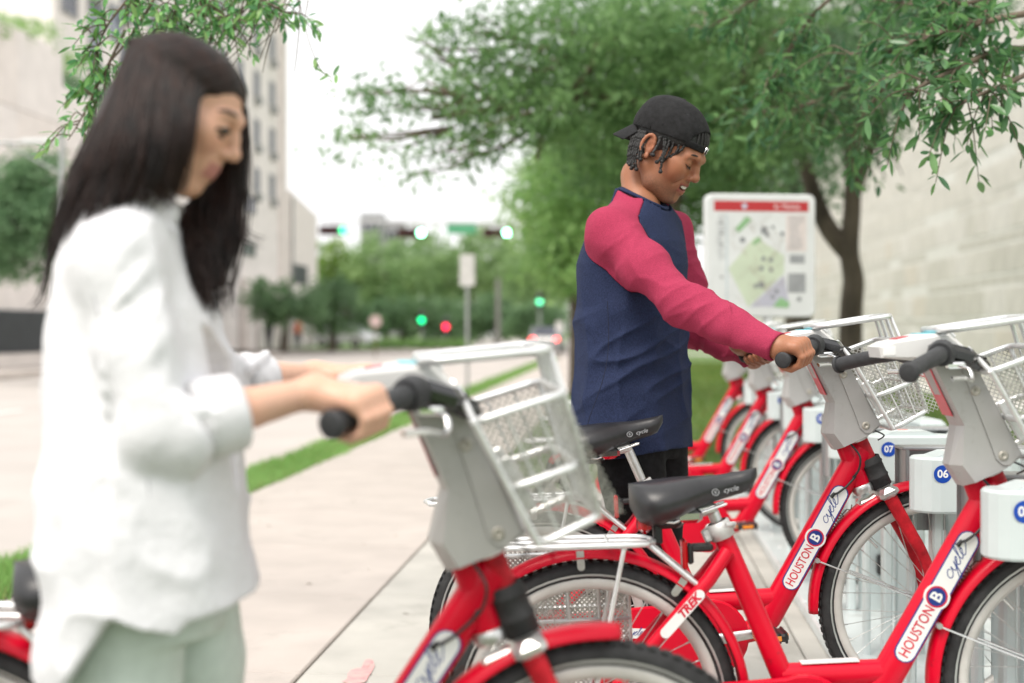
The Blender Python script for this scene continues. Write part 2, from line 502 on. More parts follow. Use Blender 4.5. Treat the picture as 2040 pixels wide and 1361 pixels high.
# sidewalk: two bands of cast slabs with dark recessed joints
walk = MB(); sheet(walk, -2.7, 2.35, -4, 62, -.03)
walk = walk.build('sidewalk', jointm); tag(walk, kind='structure')
def slab_mesh(w, l, name, mat):
    b = MB(); b.box((0, 0, -.03), (w, l, .06), bev=.006); o = b.build(name, mat); return o
PIT = 1.42
sA = slab_mesh(1.557, PIT - .008, 'slab', concrete); sA.parent = walk
first = True
for k in range(-2, 22):
    o = sA if first else sA.copy()
    if not first: C.objects.link(o)
    first = False
    o.matrix_basis = STM @ Matrix.Translation((-1.8825, 4.755 + PIT * (k + .5), rng.uniform(-.002, .002)))
b = MB(); b.box((-1.885, 0, -.03), (1.545, 24, .06)); o = b.build('slab_run', concrete, walk); o.matrix_basis = STM @ Matrix.Translation((0, 4.755 + PIT * 22 + 12, 0)); tag(o, kind='stuff')
sB = slab_mesh(1.728, PIT - .007, 'pad_slab', concrete2); sB.parent = walk
first = True
for k in range(-2, 4):
    for X in (-.2305, 1.503):
        o = sB if first else sB.copy()
        if not first: C.objects.link(o)
        first = False
        o.matrix_basis = STM @ Matrix.Translation((X, 4.755 + PIT * (k + .5), rng.uniform(-.0015, .0015)))
# pink spray-paint mark on the slab by the woman's bicycle
mk = MB(); mm = at(722, 1340, 4.83)
for zi, (dx, dy, a, b_) in enumerate(((.012, .02, .022, .17), (-.02, -.05, .03, .11), (.004, .13, .016, .06), (-.012, -.12, .04, .05))):
    mk.add([(mm.x + dx + a * .9 * math.cos(t) * (1 + .25 * math.sin(5 * t + zi)), mm.y + dy + b_ * math.sin(t), .0035 + zi * .0006) for t in np.linspace(0, 6.28, 14)[:-1]], [tuple(range(13))], False)
mk.build('spray_mark', M('pink_spray', (.66, .27, .28), .85, var=.2, scale=25, col2=(.50, .40, .37)), walk)
# fallen leaves and crumbs on the paving
lf = MB(); r2 = np.random.default_rng(3)
for k in range(60):
    X, Y = r2.uniform(-2.5, .6), r2.uniform(4.2, 14); p = ST(X, Y, .005); a = r2.uniform(0, 6.28); s = r2.uniform(.006, .02)
    c, sn = math.cos(a), math.sin(a)
    lf.add([(p.x + c * s, p.y + sn * s, .004), (p.x - sn * s * .35, p.y + c * s * .35, .007 + s * .1), (p.x - c * s, p.y - sn * s, .004), (p.x + sn * s * .35, p.y - c * s * .35, .005)], [(0, 1, 2, 3)], False)
tag(lf.build('leaf_litter', M('dry_leaf', (.16, .12, .06), .8, var=.4, scale=9), fix=False), 'dry leaf crumbs scattered on the pale sidewalk slabs', 'leaf litter', kind='stuff')

# grass: verge strip by the road, and the lawn behind the docks
def blades(name, n, region, hgt, wid, cols, seed, label):
    r = np.random.default_rng(seed)
    X, Y, sc = region(r, n)
    n = len(X)
    a = r.uniform(0, 6.28, n); h = hgt * r.uniform(.5, 1.25, n) * sc; w = wid * r.uniform(.6, 1.3, n) * np.sqrt(sc)
    lean = r.normal(0, .45, (n, 2)) * h[:, None]
    c, s = math.cos(TH), math.sin(TH)
    x = X * c + Y * s; y = -X * s + Y * c
    V = np.zeros((n, 3, 3)); V[:, 0] = np.c_[x - np.cos(a) * w, y - np.sin(a) * w, np.full(n, -.01)]
    V[:, 1] = np.c_[x + np.cos(a) * w, y + np.sin(a) * w, np.full(n, -.01)]
    V[:, 2] = np.c_[x + lean[:, 0], y + lean[:, 1], h]
    t = r.random(n)[:, None]; pat = (.5 + .5 * np.sin(X * 1.7 + np.sin(Y * .9) * 2))[:, None] * .4 + r.random(n)[:, None] * .6
    col = np.array(cols[0]) * (1 - pat) + np.array(cols[1]) * pat
    dry = (r.random(n) < .07)[:, None]; col = np.where(dry, np.array((.30, .26, .10)), col)
    o = mesh_np(name, V.reshape(-1, 3), np.arange(3 * n).reshape(-1, 3), grassm, smooth=False, tint=np.repeat(col, 3, 0))
    return tag(o, label, 'grass', kind='stuff')
def verge(r, n):
    Y = 3.5 + (r.random(n) ** 2.2) * 50; edge = r.normal(0, .030, n) + .035 * np.sin(Y * 2.3) * np.sin(Y * .83)
    X = r.uniform(-3.12, -2.67, n) + edge
    return X, Y, 1 + Y * .012
blades('verge_grass', 60000, verge, .05, .004, ((.17, .36, .08), (.33, .55, .18)), 1, 'bright green grass strip between the sidewalk and the road')
def lawn(r, n):
    Y = 8 + (r.random(n) ** 1.6) * 40; X = r.uniform(-1.05, 6.5, n)
    k = (Y > 10.5) | (X > 2.4)
    return X[k], Y[k], 1 + Y[k] * .02
blades('lawn_grass', 70000, lawn, .055, .007, ((.09, .17, .035), (.19, .28, .06)), 2, 'mown green lawn behind the row of bicycle docks')
g = MB(); sheet(g, -3.10, -2.69, -3, 62, -.012); tag(g.build('verge_soil', soil), kind='structure')
g = MB(); sheet(g, -1.105, 6.5, 10.44, 66, -.02); sheet(g, 2.35, 6.5, -3, 10.44, -.02); tag(g.build('lawn_ground', turf), kind='structure')

# ---------------------------------------------------------------- stone wall on the right: every ashlar block its own piece
WX = 5.6
def SD(px, X): return X / ((px - CX) / FPX * math.cos(TH) - math.sin(TH))       # depth at which a street-parallel plane shows at column px
def SY(px, X): d = SD(px, X); return (px - CX) / FPX * d * math.sin(TH) + d * math.cos(TH)
stones = [M('limestone_%s' % 'abcde'[i], c, .9, var=.05, scale=3, bump=.12, bscale=40) for i, c in enumerate(((.66, .63, .59), (.60, .575, .53), (.70, .67, .64), (.59, .565, .52), (.65, .60, .54)))]
mortar = M('mortar', (.74, .725, .70), .95, var=.05, scale=8)
wallo = empty('stone_wall', (0, 0, 0), label='tall pale limestone block wall along the right side of the lawn', cat='wall'); wallo.matrix_world = STM.copy()
m = MB(); m.box((WX + .196, 34, 5.0), (.5, 60, 10.4)); m.build('wall_core', mortar, wallo)
cour = []; z = .12
while z < 6.6: cour.append((z, .42)); cour.append((z + .44, .165)); z += .625
nblk = 0
mesh_cache = {}
for ci, (z0, h) in enumerate(cour):
    Y = 9 + rng.uniform(0, .8)
    while Y < 44:
        L = rng.choice([.62, .93, 1.24, 1.24]) if h > .3 else 1.24
        key = (round(L, 2), h)
        if key not in mesh_cache:
            m = MB(); m.box((0, 0, 0), (.12, L - .016, h - .010), bev=.012); o = m.build('stone_block', None, wallo); mesh_cache[key] = o.data; o.data.materials.append(stones[0])
        else:
            o = bpy.data.objects.new('stone_block', mesh_cache[key]); link(o, wallo)
        o.location = (WX + (0 if h > .3 else .003) + rng.uniform(-.004, .004), Y + L / 2, z0 + h / 2)
        o.material_slots[0].link = 'OBJECT'; o.material_slots[0].material = stones[int(rng.choice(5, p=[.30, .26, .22, .08, .14]))] if h > .3 else stones[3]
        nblk += 1; Y += L
        if nblk > 292: break
    if nblk > 292: break
# what is left of the courses, beyond the nearest 300, stays joined
m = MB(); r3 = np.random.default_rng(5)
for (z0, h) in cour[ci:]:
    Y = 9 + r3.uniform(0, .8)
    while Y < 44:
        L = r3.choice([.62, .93, 1.24, 1.24]) if h > .3 else 1.24
        m.box((WX + (0 if h > .3 else .003) + r3.uniform(-.004, .004), Y + L / 2, z0 + h / 2), (.12, L - .016, h - .010)); Y += L
if m.v: tag(m.build('upper_blocks', stones[0], wallo), kind='stuff')
m = MB(); m.box((WX - .15, 34, .02), (.18, 60, .10)); m.build('wall_footing', mortar, wallo)

# ---------------------------------------------------------------- buildings across the road
tan_w = M('precast_panel', (.78, .715, .675), .9, var=.04, scale=1.5, bump=.05, bscale=20)
tan2 = M('precast_panel_light', (.80, .745, .715), .9, var=.04, scale=1.5)
glassm = M('window_glass', (.16, .19, .25), .08, var=.3, scale=.7, spec=.8)
darkgl = M('dark_glass', (.055, .06, .085), .1, var=.3, scale=.7, spec=.7)
framem = M('window_frame_grey', (.33, .33, .33), .5, .3)
darkm = M('louvre_dark', (.045, .052, .058), .5, .2, var=.15, scale=3)
acm = M('ac_unit_metal', (.30, .31, .30), .6, .4)
def pbox(name, X0, X1, Y0, Y1, z0, z1, mat, parent, bev=0):
    m = MB(); m.box(((X0 + X1) / 2, (Y0 + Y1) / 2, (z0 + z1) / 2), (X1 - X0, Y1 - Y0, z1 - z0), bev=bev); return m.build(name, mat, parent)
FX = -19.0
gar = empty('parking_garage', label='low pale building with blank panel wall at the far left', cat='building'); gar.matrix_world = STM.copy()
y0, y1, y2, y3 = 36.0, SY(126, FX), SY(200, FX), SY(300, FX)
for k, (ya, yb, top) in enumerate(((y0, y1, 10.6), (y1, y2, 9.4), (y2, y3, 8.6))):
    nst = 3
    zs = np.linspace(3.0, top, nst + 1)
    pbox('wall_core', FX - 9, FX - .12, ya, yb, 0, top - .1, tan_w, gar)
    ncol = max(1, int((yb - ya) / 3.2)); ys = np.linspace(ya, yb, ncol + 1)
    for i in range(nst):
        for j in range(ncol): pbox('wall_panel', FX - .12, FX, ys[j] + .012, ys[j + 1] - .012, zs[i] + .012, zs[i + 1] - .012, tan_w if (i + j) % 2 else tan2, gar, .01)
    pbox('ground_floor', FX - .3, FX - .02, ya, yb, 0, 2.98, tan2, gar)
lou = pbox('louvre_screen', FX + .02, FX + .06, y0, SY(150, FX), .42, 1.75, darkm, gar)
for k in range(14): pbox('louvre_slat', FX + .06, FX + .12, y0, SY(150, FX), .46 + k * .092, .50 + k * .092, darkm, lou)
pbox('base_wall', FX + .0, FX + .35, y0, SY(150, FX), -.02, .40, tan_w, gar)
# terrace planting on the roofs
def leafcloud(name, centers, radii, n, size, cols, seed, mat, parent=None, shape='blade', clump=0):
    r = np.random.default_rng(seed)
    centers = np.array(centers, float); radii = np.array(radii, float)
    w = np.prod(radii, 1); pick = r.choice(len(centers), n, p=w / w.sum())
    if clump:
        nc = max(4, n // clump); ck = r.choice(len(centers), nc, p=w / w.sum())
        u = r.normal(size=(nc, 3)); u /= np.linalg.norm(u, axis=1)[:, None]; cc = centers[ck] + u * radii[ck] * (r.random(nc) ** .45)[:, None]
        which = r.integers(0, nc, n); cs = radii.mean() * .17
        P = cc[which] + r.normal(0, 1, (n, 3)) * cs * np.array([1, 1, .75]); tone = r.random(nc)[which]
    else:
        u = r.normal(size=(n, 3)); u /= np.linalg.norm(u, axis=1)[:, None]
        P = centers[pick] + u * radii[pick] * (r.random(n) ** .4)[:, None]; tone = r.random(n)
    return leaves_at(name, P, size, cols, tone, r, mat, parent)
def leaves_at(name, P, size, cols, tone, r, mat, parent=None, aspect=.38):
    n = len(P)
    d = r.normal(size=(n, 3)); d[:, 2] -= .25; d /= np.linalg.norm(d, axis=1)[:, None]
    e = np.cross(d, r.normal(size=(n, 3))); e /= np.linalg.norm(e, axis=1)[:, None]; nn = np.cross(d, e)
    L = size * r.uniform(.6, 1.3, n)[:, None]; W = L * aspect * .5
    V = np.stack([P, P + d * L * .45 + e * W + nn * L * .06, P + d * L, P + d * L * .45 - e * W + nn * L * .06], 1)
    t = np.clip(tone * .65 + r.random(n) * .35, 0, 1)[:, None]
    col = np.array(cols[0]) * (1 - t) + np.array(cols[1]) * t
    return mesh_np(name, V.reshape(-1, 3), np.arange(4 * n).reshape(-1, 4), mat, parent, smooth=False, tint=np.repeat(col, 4, 0))
leafm = tint_mat('leaf_tissue', .42, .45, translucent=.48)
GR = ((.090, .195, .085), (.26, .43, .20)); GRL = ((.15, .31, .09), (.36, .54, .19)); GRD = ((.070, .155, .080), (.20, .34, .17))
def W(X, Y, z): return tuple(ST(X, Y, z))
o = leafcloud('roof_plants', [W(FX - .6, y0 + 2 + i * 2.0, 10.7 + .3 * math.sin(i * 2.1)) for i in range(6)], [(1.0, .9, .55)] * 6, 1800, .22, GRL, 11, leafm); tag(o, 'light green plants spilling over the flat roof edge', 'plants', kind='stuff')
o = leafcloud('terrace_hedge', [W(FX - 1.0, y1 + .6 + i * .9, 9.85) for i in range(9)], [(.6, .6, .55)] * 9, 3500, .16, GRD, 12, leafm); tag(o, 'dark clipped hedge on the terrace of the low building', 'hedge')

tw = empty('apartment_tower', label='pale apartment tower with window air conditioners behind the woman', cat='building'); tw.matrix_world = STM.copy()
TX = -21.0; ya, yb = SY(105, TX), SY(565, TX)
pbox('wall', TX - 14, TX, ya, yb, 0, 34, tan2, tw)
pbox('corner_pier', TX, TX + .25, yb - 1.2, yb, 0, 34, tan_w, tw)
wmesh = {}
def window(parent, X, Y, z, w, h, gl, ac):
    key = (w, h, gl.name)
    f = MB(); s = .07
    if key not in wmesh:
        f.box((0, 0, h / 2 - s / 2), (.10, w, s)).box((0, 0, -h / 2 + s / 2), (.10, w, s)).box((0, w / 2 - s / 2, 0), (.10, s, h - 2 * s)).box((0, -w / 2 + s / 2, 0), (.10, s, h - 2 * s)).box((0, 0, 0), (.08, s * .7, h - 2 * s))
        o = f.build('window', framem, parent)
        q = MB(); q.box((-.02, 0, 0), (.03, w - s, h - s)); p = q.build('pane', gl, o); wmesh[key] = (o.data, p.data)
    else:
        o = link(bpy.data.objects.new('window', wmesh[key][0]), parent); link(bpy.data.objects.new('pane', wmesh[key][1]), o)
    o.location = (X + .04, Y, z)
    if ac:
        if 'ac' not in wmesh:
            q = MB(); q.box((0, 0, 0), (.35, .62, .42), bev=.03); p = q.build('air_conditioner', acm, parent); wmesh['ac'] = p.data
        else: p = link(bpy.data.objects.new('air_conditioner', wmesh['ac']), parent)
        p.location = (X + .17, Y, z - h / 2 - .25)
for fl in range(8):
    z = 9.6 + fl * 2.75
    for Y in np.linspace(ya + 4, yb - 3.0, 9):
        window(tw, TX, Y, z, 1.1, 1.45, glassm, True)
for px, z0, z1 in ((493, 7.6, 8.6), (493, 5.2, 6.0)):
    Y = SY(px, TX); window(tw, TX, Y, (z0 + z1) / 2, 3.0, z1 - z0, darkgl, False)
for zc, hh in ((15.0, 2.0), (18.0, 2.0)):
    for px in (136, 188, 228): window(tw, TX, SY(px, TX), zc - 1.0 - (px > 150) * .3, 1.5, hh if px < 150 else 1.5, darkgl if px < 150 else glassm, False)
pb = pbox('arcade_recess_shade', TX - .05, TX + .02, SY(476, TX), yb - 1.3, .05, 3.9, M('recess_shadow_wall', (.20, .18, .165), .9), tw)  # flat panel between the piers, the openings' shade put into its dark colour
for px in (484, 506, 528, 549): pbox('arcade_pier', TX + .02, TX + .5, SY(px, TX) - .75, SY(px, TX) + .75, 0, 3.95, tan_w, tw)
pbox('drain_pipe', TX + .02, TX + .14, SY(424, TX) - .06, SY(424, TX) + .06, 0, 6.2, darkm, tw)
wg = empty('low_wing', label='lower pale building wing beyond the tower with a sloping roof edge', cat='building'); wg.matrix_world = STM.copy()
m = MB(); yc, yd = yb + .02, SY(632, TX + .4)
m.add([(TX + .4, yc, 0), (TX + .4, yd, 0), (TX + .4, yd, 8.7), (TX + .4, yc, 9.7), (TX - 10, yc, 0), (TX - 10, yd, 0), (TX - 10, yd, 8.7), (TX - 10, yc, 9.7)], [(0, 1, 2, 3), (4, 7, 6, 5), (0, 3, 7, 4), (1, 5, 6, 2), (3, 2, 6, 7), (0, 4, 5, 1)], False)
m.build('wall', tan_w, wg)
pbox('dark_opening', TX + .38, TX + .43, SY(580, TX + .4), SY(612, TX + .4), 4.0, 5.2, darkm, wg)
pbox('downpipe', TX + .42, TX + .5, yc + .3, yc + .55, 0, 9.3, framem, wg)
# grey blocks far off above the trees
far = empty('distant_building', label='grey building far off rising above the green trees', cat='building')
for (px, py, w, h, d) in ((745, 430, 44, 70, 210), (790, 448, 36, 70, 230)):
    p = at(px, py, d); m = MB(); m.box((p.x, p.y, p.z / 2), (w * d / FPX, 8, p.z)); o = m.build('wall', M('far_grey', (.30, .29, .31), .9), far)
    for i in range(3):
        for j in range(2): q = MB(); q.box((p.x + (i - 1) * w * d / FPX * .28, p.y - 4.02, p.z - 2 - j * 2.6), (.5, .04, 1.2)); q.build('window', darkgl, far)
# ================================================================ SHARE BICYCLES
red = M('red_paint', (.60, .002, .022), .33, var=.06, scale=6, coat=.12, spec=.22, scuff=((.22, .015, .02), 22, .63, .6))
red2 = M('red_paint_worn', (.46, .012, .022), .5, spec=.2, var=.2, scale=40, bump=.05, bscale=200)
silver = M('silver_tube', (.72, .73, .73), .30, .55, var=.06, scale=30, bump=.03, bscale=300)
alloy = M('alloy', (.62, .62, .61), .33, .9, var=.1, scale=40, bump=.04, bscale=300)
chrome = M('chrome', (.80, .80, .80), .10, 1.0, var=.05)
coverm = M('grey_cover_plastic', (.44, .43, .42), .42, .2, var=.06, scale=7, bump=.03, bscale=400, scuff=((.27, .24, .20), 9, .60, .45))
whitep = M('white_plastic', (.66, .66, .65), .38, var=.04, scale=9)
rubber = M('tyre_rubber', (.022, .022, .023), .75, var=.3, scale=30, bump=.25, bscale=160)
blackp = M('black_plastic', (.018, .018, .019), .35, var=.25, scale=40)
blackg = M('glossy_black', (.010, .010, .012), .08, coat=.6)
gripm = M('grip_rubber', (.030, .031, .034), .6, var=.2, scale=60, bump=.3, bscale=500)
saddlem = M('saddle_vinyl', (.020, .020, .022), .34, var=.25, scale=16, bump=.10, bscale=500)
rimw = M('rim_white', (.58, .56, .53), .4, .1, var=.06, scale=14, scuff=((.38, .34, .29), 12, .58, .5))
reflect = M('reflective_strip', (.46, .47, .46), .35, .4)
rust = M('rusty_steel', (.13, .075, .045), .75, .4, var=.4, scale=60, bump=.3)
stick_w = M('sticker_white', (.80, .80, .79), .3, var=.02, scale=9, coat=.3)
stick_blue = M('sticker_blue', (.010, .035, .22), .3, coat=.3)
stick_red = M('sticker_red', (.60, .008, .04), .3, coat=.3)
stick_cyan = M('sticker_cyan', (.20, .58, .66), .35)
lens_red = M('lens_red', (.45, .005, .01), .12, coat=.5)
amber = M('amber_reflector', (.80, .25, .02), .2, coat=.4)
boltm = M('bolt_zinc', (.42, .40, .35), .5, .5, var=.2, scale=90)
clampm = M('clamp_alloy', (.60, .60, .59), .48, .4, var=.08, scale=50)
wire = M('wire_grey', (.50, .49, .465), .42, .6, var=.2, scale=60)
BIKE = {}
SADDLE_Z = 0.0
def lattice(corners, sp, w, name, mat, parent, thick=.0007):
    """diamond expanded-metal mesh over a parallelogram panel"""
    o = Vector(corners[0]); u = Vector(corners[1]) - o; v = Vector(corners[2]) - o
    lu, lv = u.length, v.length; un, vn = u.normalized(), v.normalized(); nn = un.cross(vn).normalized()
    m = MB()
    for fam in (1, -1):
        k = -lv
        while k < lu + lv:
            # line s = k + fam*t, 0<=t<=lv, clipped to 0<=s<=lu
            t0, t1 = 0, lv
            ts = sorted(((0 - k) / fam, (lu - k) / fam)); t0 = max(t0, ts[0]); t1 = min(t1, ts[1])
            if t1 - t0 > .003:
                a = o + un * (k + fam * t0) + vn * t0 + nn * (thick * fam); b = o + un * (k + fam * t1) + vn * t1 + nn * (thick * fam)
                d = (b - a).normalized(); e = d.cross(nn) * w / 2
                m.add([a - e, a + e, b + e, b - e], [(0, 1, 2, 3)], False)
            k += sp
    o2 = m.build(name, mat, parent, fix=False); tag(o2, kind='stuff'); return o2
def wheel(parent, name, cx, rimmat, seed):
    w = MB(); n = 64
    prof = []                                               # tyre section
    for k in range(11):
        a = math.pi * (-.12 + 1.24 * k / 10); prof.append((.301 + .0255 * math.sin(a) * (1.0), -.0225 * math.cos(a)))
    w.lathe([(.286, -.015)] + prof + [(.286, .015)], n, (cx, 0, .326), 'y')
    tyre = w.build(name, rubber, parent)
    # raised tread blocks along both shoulders
    w = MB()
    for k in range(88):
        a = 2 * math.pi * k / 88
        for sy in (-1, 1):
            aa = a + (.5 if sy > 0 else 0) * 2 * math.pi / 88
            w.box((.3245, sy * .012, 0), (.0035, .010, .0135), mtx=Matrix.Translation((cx, 0, .326)) @ Matrix.Rotation(aa, 4, 'Y'))
    t = w.build('tread', rubber, tyre, fix=False); tag(t, kind='stuff')
    w = MB()
    for sy in (-1, 1): w.lathe([(.2935, sy * .0222), (.2965, sy * .0240), (.2985, sy * .0242)], n, (cx, 0, .326), 'y')
    w.build('reflective_stripe', reflect, tyre, fix=False)
    w = MB(); w.lathe([(.2875, -.0150), (.2870, -.0158), (.272, -.0148), (.2615, -.008), (.2605, 0), (.2615, .008), (.272, .0148), (.2870, .0158), (.2875, .0150)], n, (cx, 0, .326), 'y')
    rim = w.build('rim', rimmat, tyre)
    w = MB(); w.lathe([(.006, -.05), (.012, -.05), (.012, -.034), (.026, -.032), (.026, -.028), (.016, -.024), (.016, .024), (.026, .028), (.026, .032), (.012, .034), (.012, .05), (.006, .05)], 16, (cx, 0, .326), 'y')
    w.build('hub', alloy, tyre)
    w = MB()
    for k in range(36):
        a = 2 * math.pi * k / 36; sy = 1 if k % 2 else -1; b = a + (1 if (k // 2) % 2 else -1) * 1.05
        p0 = (cx + .025 * math.cos(b), sy * .030, .326 + .025 * math.sin(b)); p1 = (cx + .262 * math.cos(a), sy * .003, .326 + .262 * math.sin(a))
        w.tube([p0, p1], .00115, 4, False); w.tube([tuple(p1[i] + (p0[i] - p1[i]) * .045 for i in range(3)), p1], .0021, 4, False)
    a = 2.2 + seed; w.tube([(cx + .262 * math.cos(a), 0, .326 + .262 * math.sin(a)), (cx + .225 * math.cos(a), 0, .326 + .225 * math.sin(a))], .0035, 6)
    w.build('spokes_and_valve', alloy, tyre)
    return tyre
def fender(parent, name, cx, a0, a1, r, mat):
    m = MB(); n = 40; sec = [(-.033, -.013), (-.029, -.002), (-.016, .005), (0, .007), (.016, .005), (.029, -.002), (.033, -.013)]
    vs = []; fs = []
    for i in range(n + 1):
        a = a0 + (a1 - a0) * i / n
        f = 1 - .25 * max(0, (abs(i / n - .5) - .44) / .06)
        for (y, dr) in sec: vs.append((cx + (r + dr) * math.cos(a), y * f, .326 + (r + dr) * math.sin(a)))
        for (y, dr) in sec[::-1]: vs.append((cx + (r + dr - .0025) * math.cos(a), y * f * .985, .326 + (r + dr - .0025) * math.sin(a)))
    k = 14
    for i in range(n):
        for j in range(k): fs.append((i * k + j, i * k + (j + 1) % k, (i + 1) * k + (j + 1) % k, (i + 1) * k + j))
    fs.append(tuple(range(k))); fs.append(tuple(range(n * k, n * k + k)))
    m.add(vs, fs, True); return m.build(name, mat, parent)
def sticker(parent, name, o, ax, L, Wd, mat, words, ny=-1, round_=True):
    """flat printed label; words: list of (kind, text, pos along, size, material)"""
    ax = Vector(ax).normalized(); up = Vector((-ax.z, 0, ax.x)) if ny < 0 else Vector((ax.z, 0, -ax.x))
    m = frame_mtx(o, ax, up); n = 8; h = Wd / 2
    poly = [(L / 2 - h + h * math.cos(t), h * math.sin(t)) for t in np.linspace(-math.pi / 2, math.pi / 2, n)] + [(-L / 2 + h + h * math.cos(t), h * math.sin(t)) for t in np.linspace(math.pi / 2, 1.5 * math.pi, n)]
    if not round_: poly = [(L / 2, -h), (L / 2, h), (-L / 2, h), (-L / 2, -h)]
    if any(w[0] == 'outline' for w in words):
        b = MB(); sc = 1.0; b.prism([(p[0] * (1 + .004 / L), p[1] * (1 + .0035 / Wd * 2)) for p in poly], 0, .0003, 'xy', m); b.build('sticker_edge', stick_blue, parent)
        m = m @ Matrix.Translation((0, 0, .0003))
    b = MB(); b.prism(poly, 0, .0005, 'xy', m); st = b.build(name, mat, parent)
    for w in words:
        if w[0] == 'outline': continue
        b = MB(); mm = m @ Matrix.Translation((w[2], w[5] if len(w) > 5 else 0, .0009))
        if w[0] == 'text':
            vs, fs = text_mesh(w[1], w[3], *(w[6] if len(w) > 6 else (0.0, 0.0)))
            if len(w) > 7: xw = max(v[0] for v in vs) - min(v[0] for v in vs); vs = [(v[0] * w[7] / xw, v[1], v[2]) for v in vs]
            b.add(vs, fs, False, mm); b.build('lettering', w[4], st, fix=False)
        elif w[0] == 'disc':
            r = w[3]; mk = lambda q, z0, z1: MB().prism([(q * math.cos(t), q * math.sin(t)) for t in np.linspace(0, 2 * math.pi, 25)[:-1]], z0, z1, 'xy', mm)
            mk(r * 1.22, -.0008, -.0002).build('badge_rim', stick_w, st); mk(r, -.0002, .0002).build('badge_ring', stick_red, st); mk(r * .84, .0002, .0005).build('badge_disc', w[4], st)
            vs, fs = text_mesh('B', r * 1.5, 0, .001); MB().add(vs, fs, False, mm @ Matrix.Translation((0, 0, .0009))).build('lettering', stick_w, st, fix=False)
        elif w[0] == 'script':
            pts = [(.9, .75), (.6, 1), (.2, .8), (.05, .45), (.2, .1), (.55, 0), (.95, .25), (1.2, .9), (1.25, .4), (1.45, .05), (1.8, .3), (2.0, .95), (1.95, .3), (1.8, -.6), (1.5, -1.1), (1.25, -.9), (1.6, -.2), (2.2, .4), (2.75, .9), (2.5, 1), (2.25, .7), (2.2, .3), (2.45, 0), (2.8, .15), (3.2, .9), (3.45, 1.8), (3.35, 2.15), (3.15, 1.6), (3.1, .6), (3.25, .05), (3.6, .2), (4.0, .7), (4.05, 1.0), (3.75, .95), (3.65, .4), (3.9, 0), (4.4, .2), (5.3, 1.0)]
            s = w[3]; q = [Vector(((p[0] - 2.6 + .38 * p[1]) * s, (p[1] - .45) * s, 0)) for p in pts]
            q = catmull(q, 5); vs = []; fs = []
            for i, p in enumerate(q):
                t = (q[min(i + 1, len(q) - 1)] - q[max(i - 1, 0)]); t = t.normalized() if t.length > 0 else Vector((1, 0, 0)); e = Vector((-t.y, t.x, 0)) * s * .062
                vs += [p - e + Vector((0, 0, i * 1e-6)), p + e + Vector((0, 0, i * 1e-6))]
            fs = [(2 * i, 2 * i + 2, 2 * i + 3, 2 * i + 1) for i in range(len(q) - 1)]
            b.add(vs, fs, False, mm); b.build('lettering', w[4], st, fix=False)
    return st
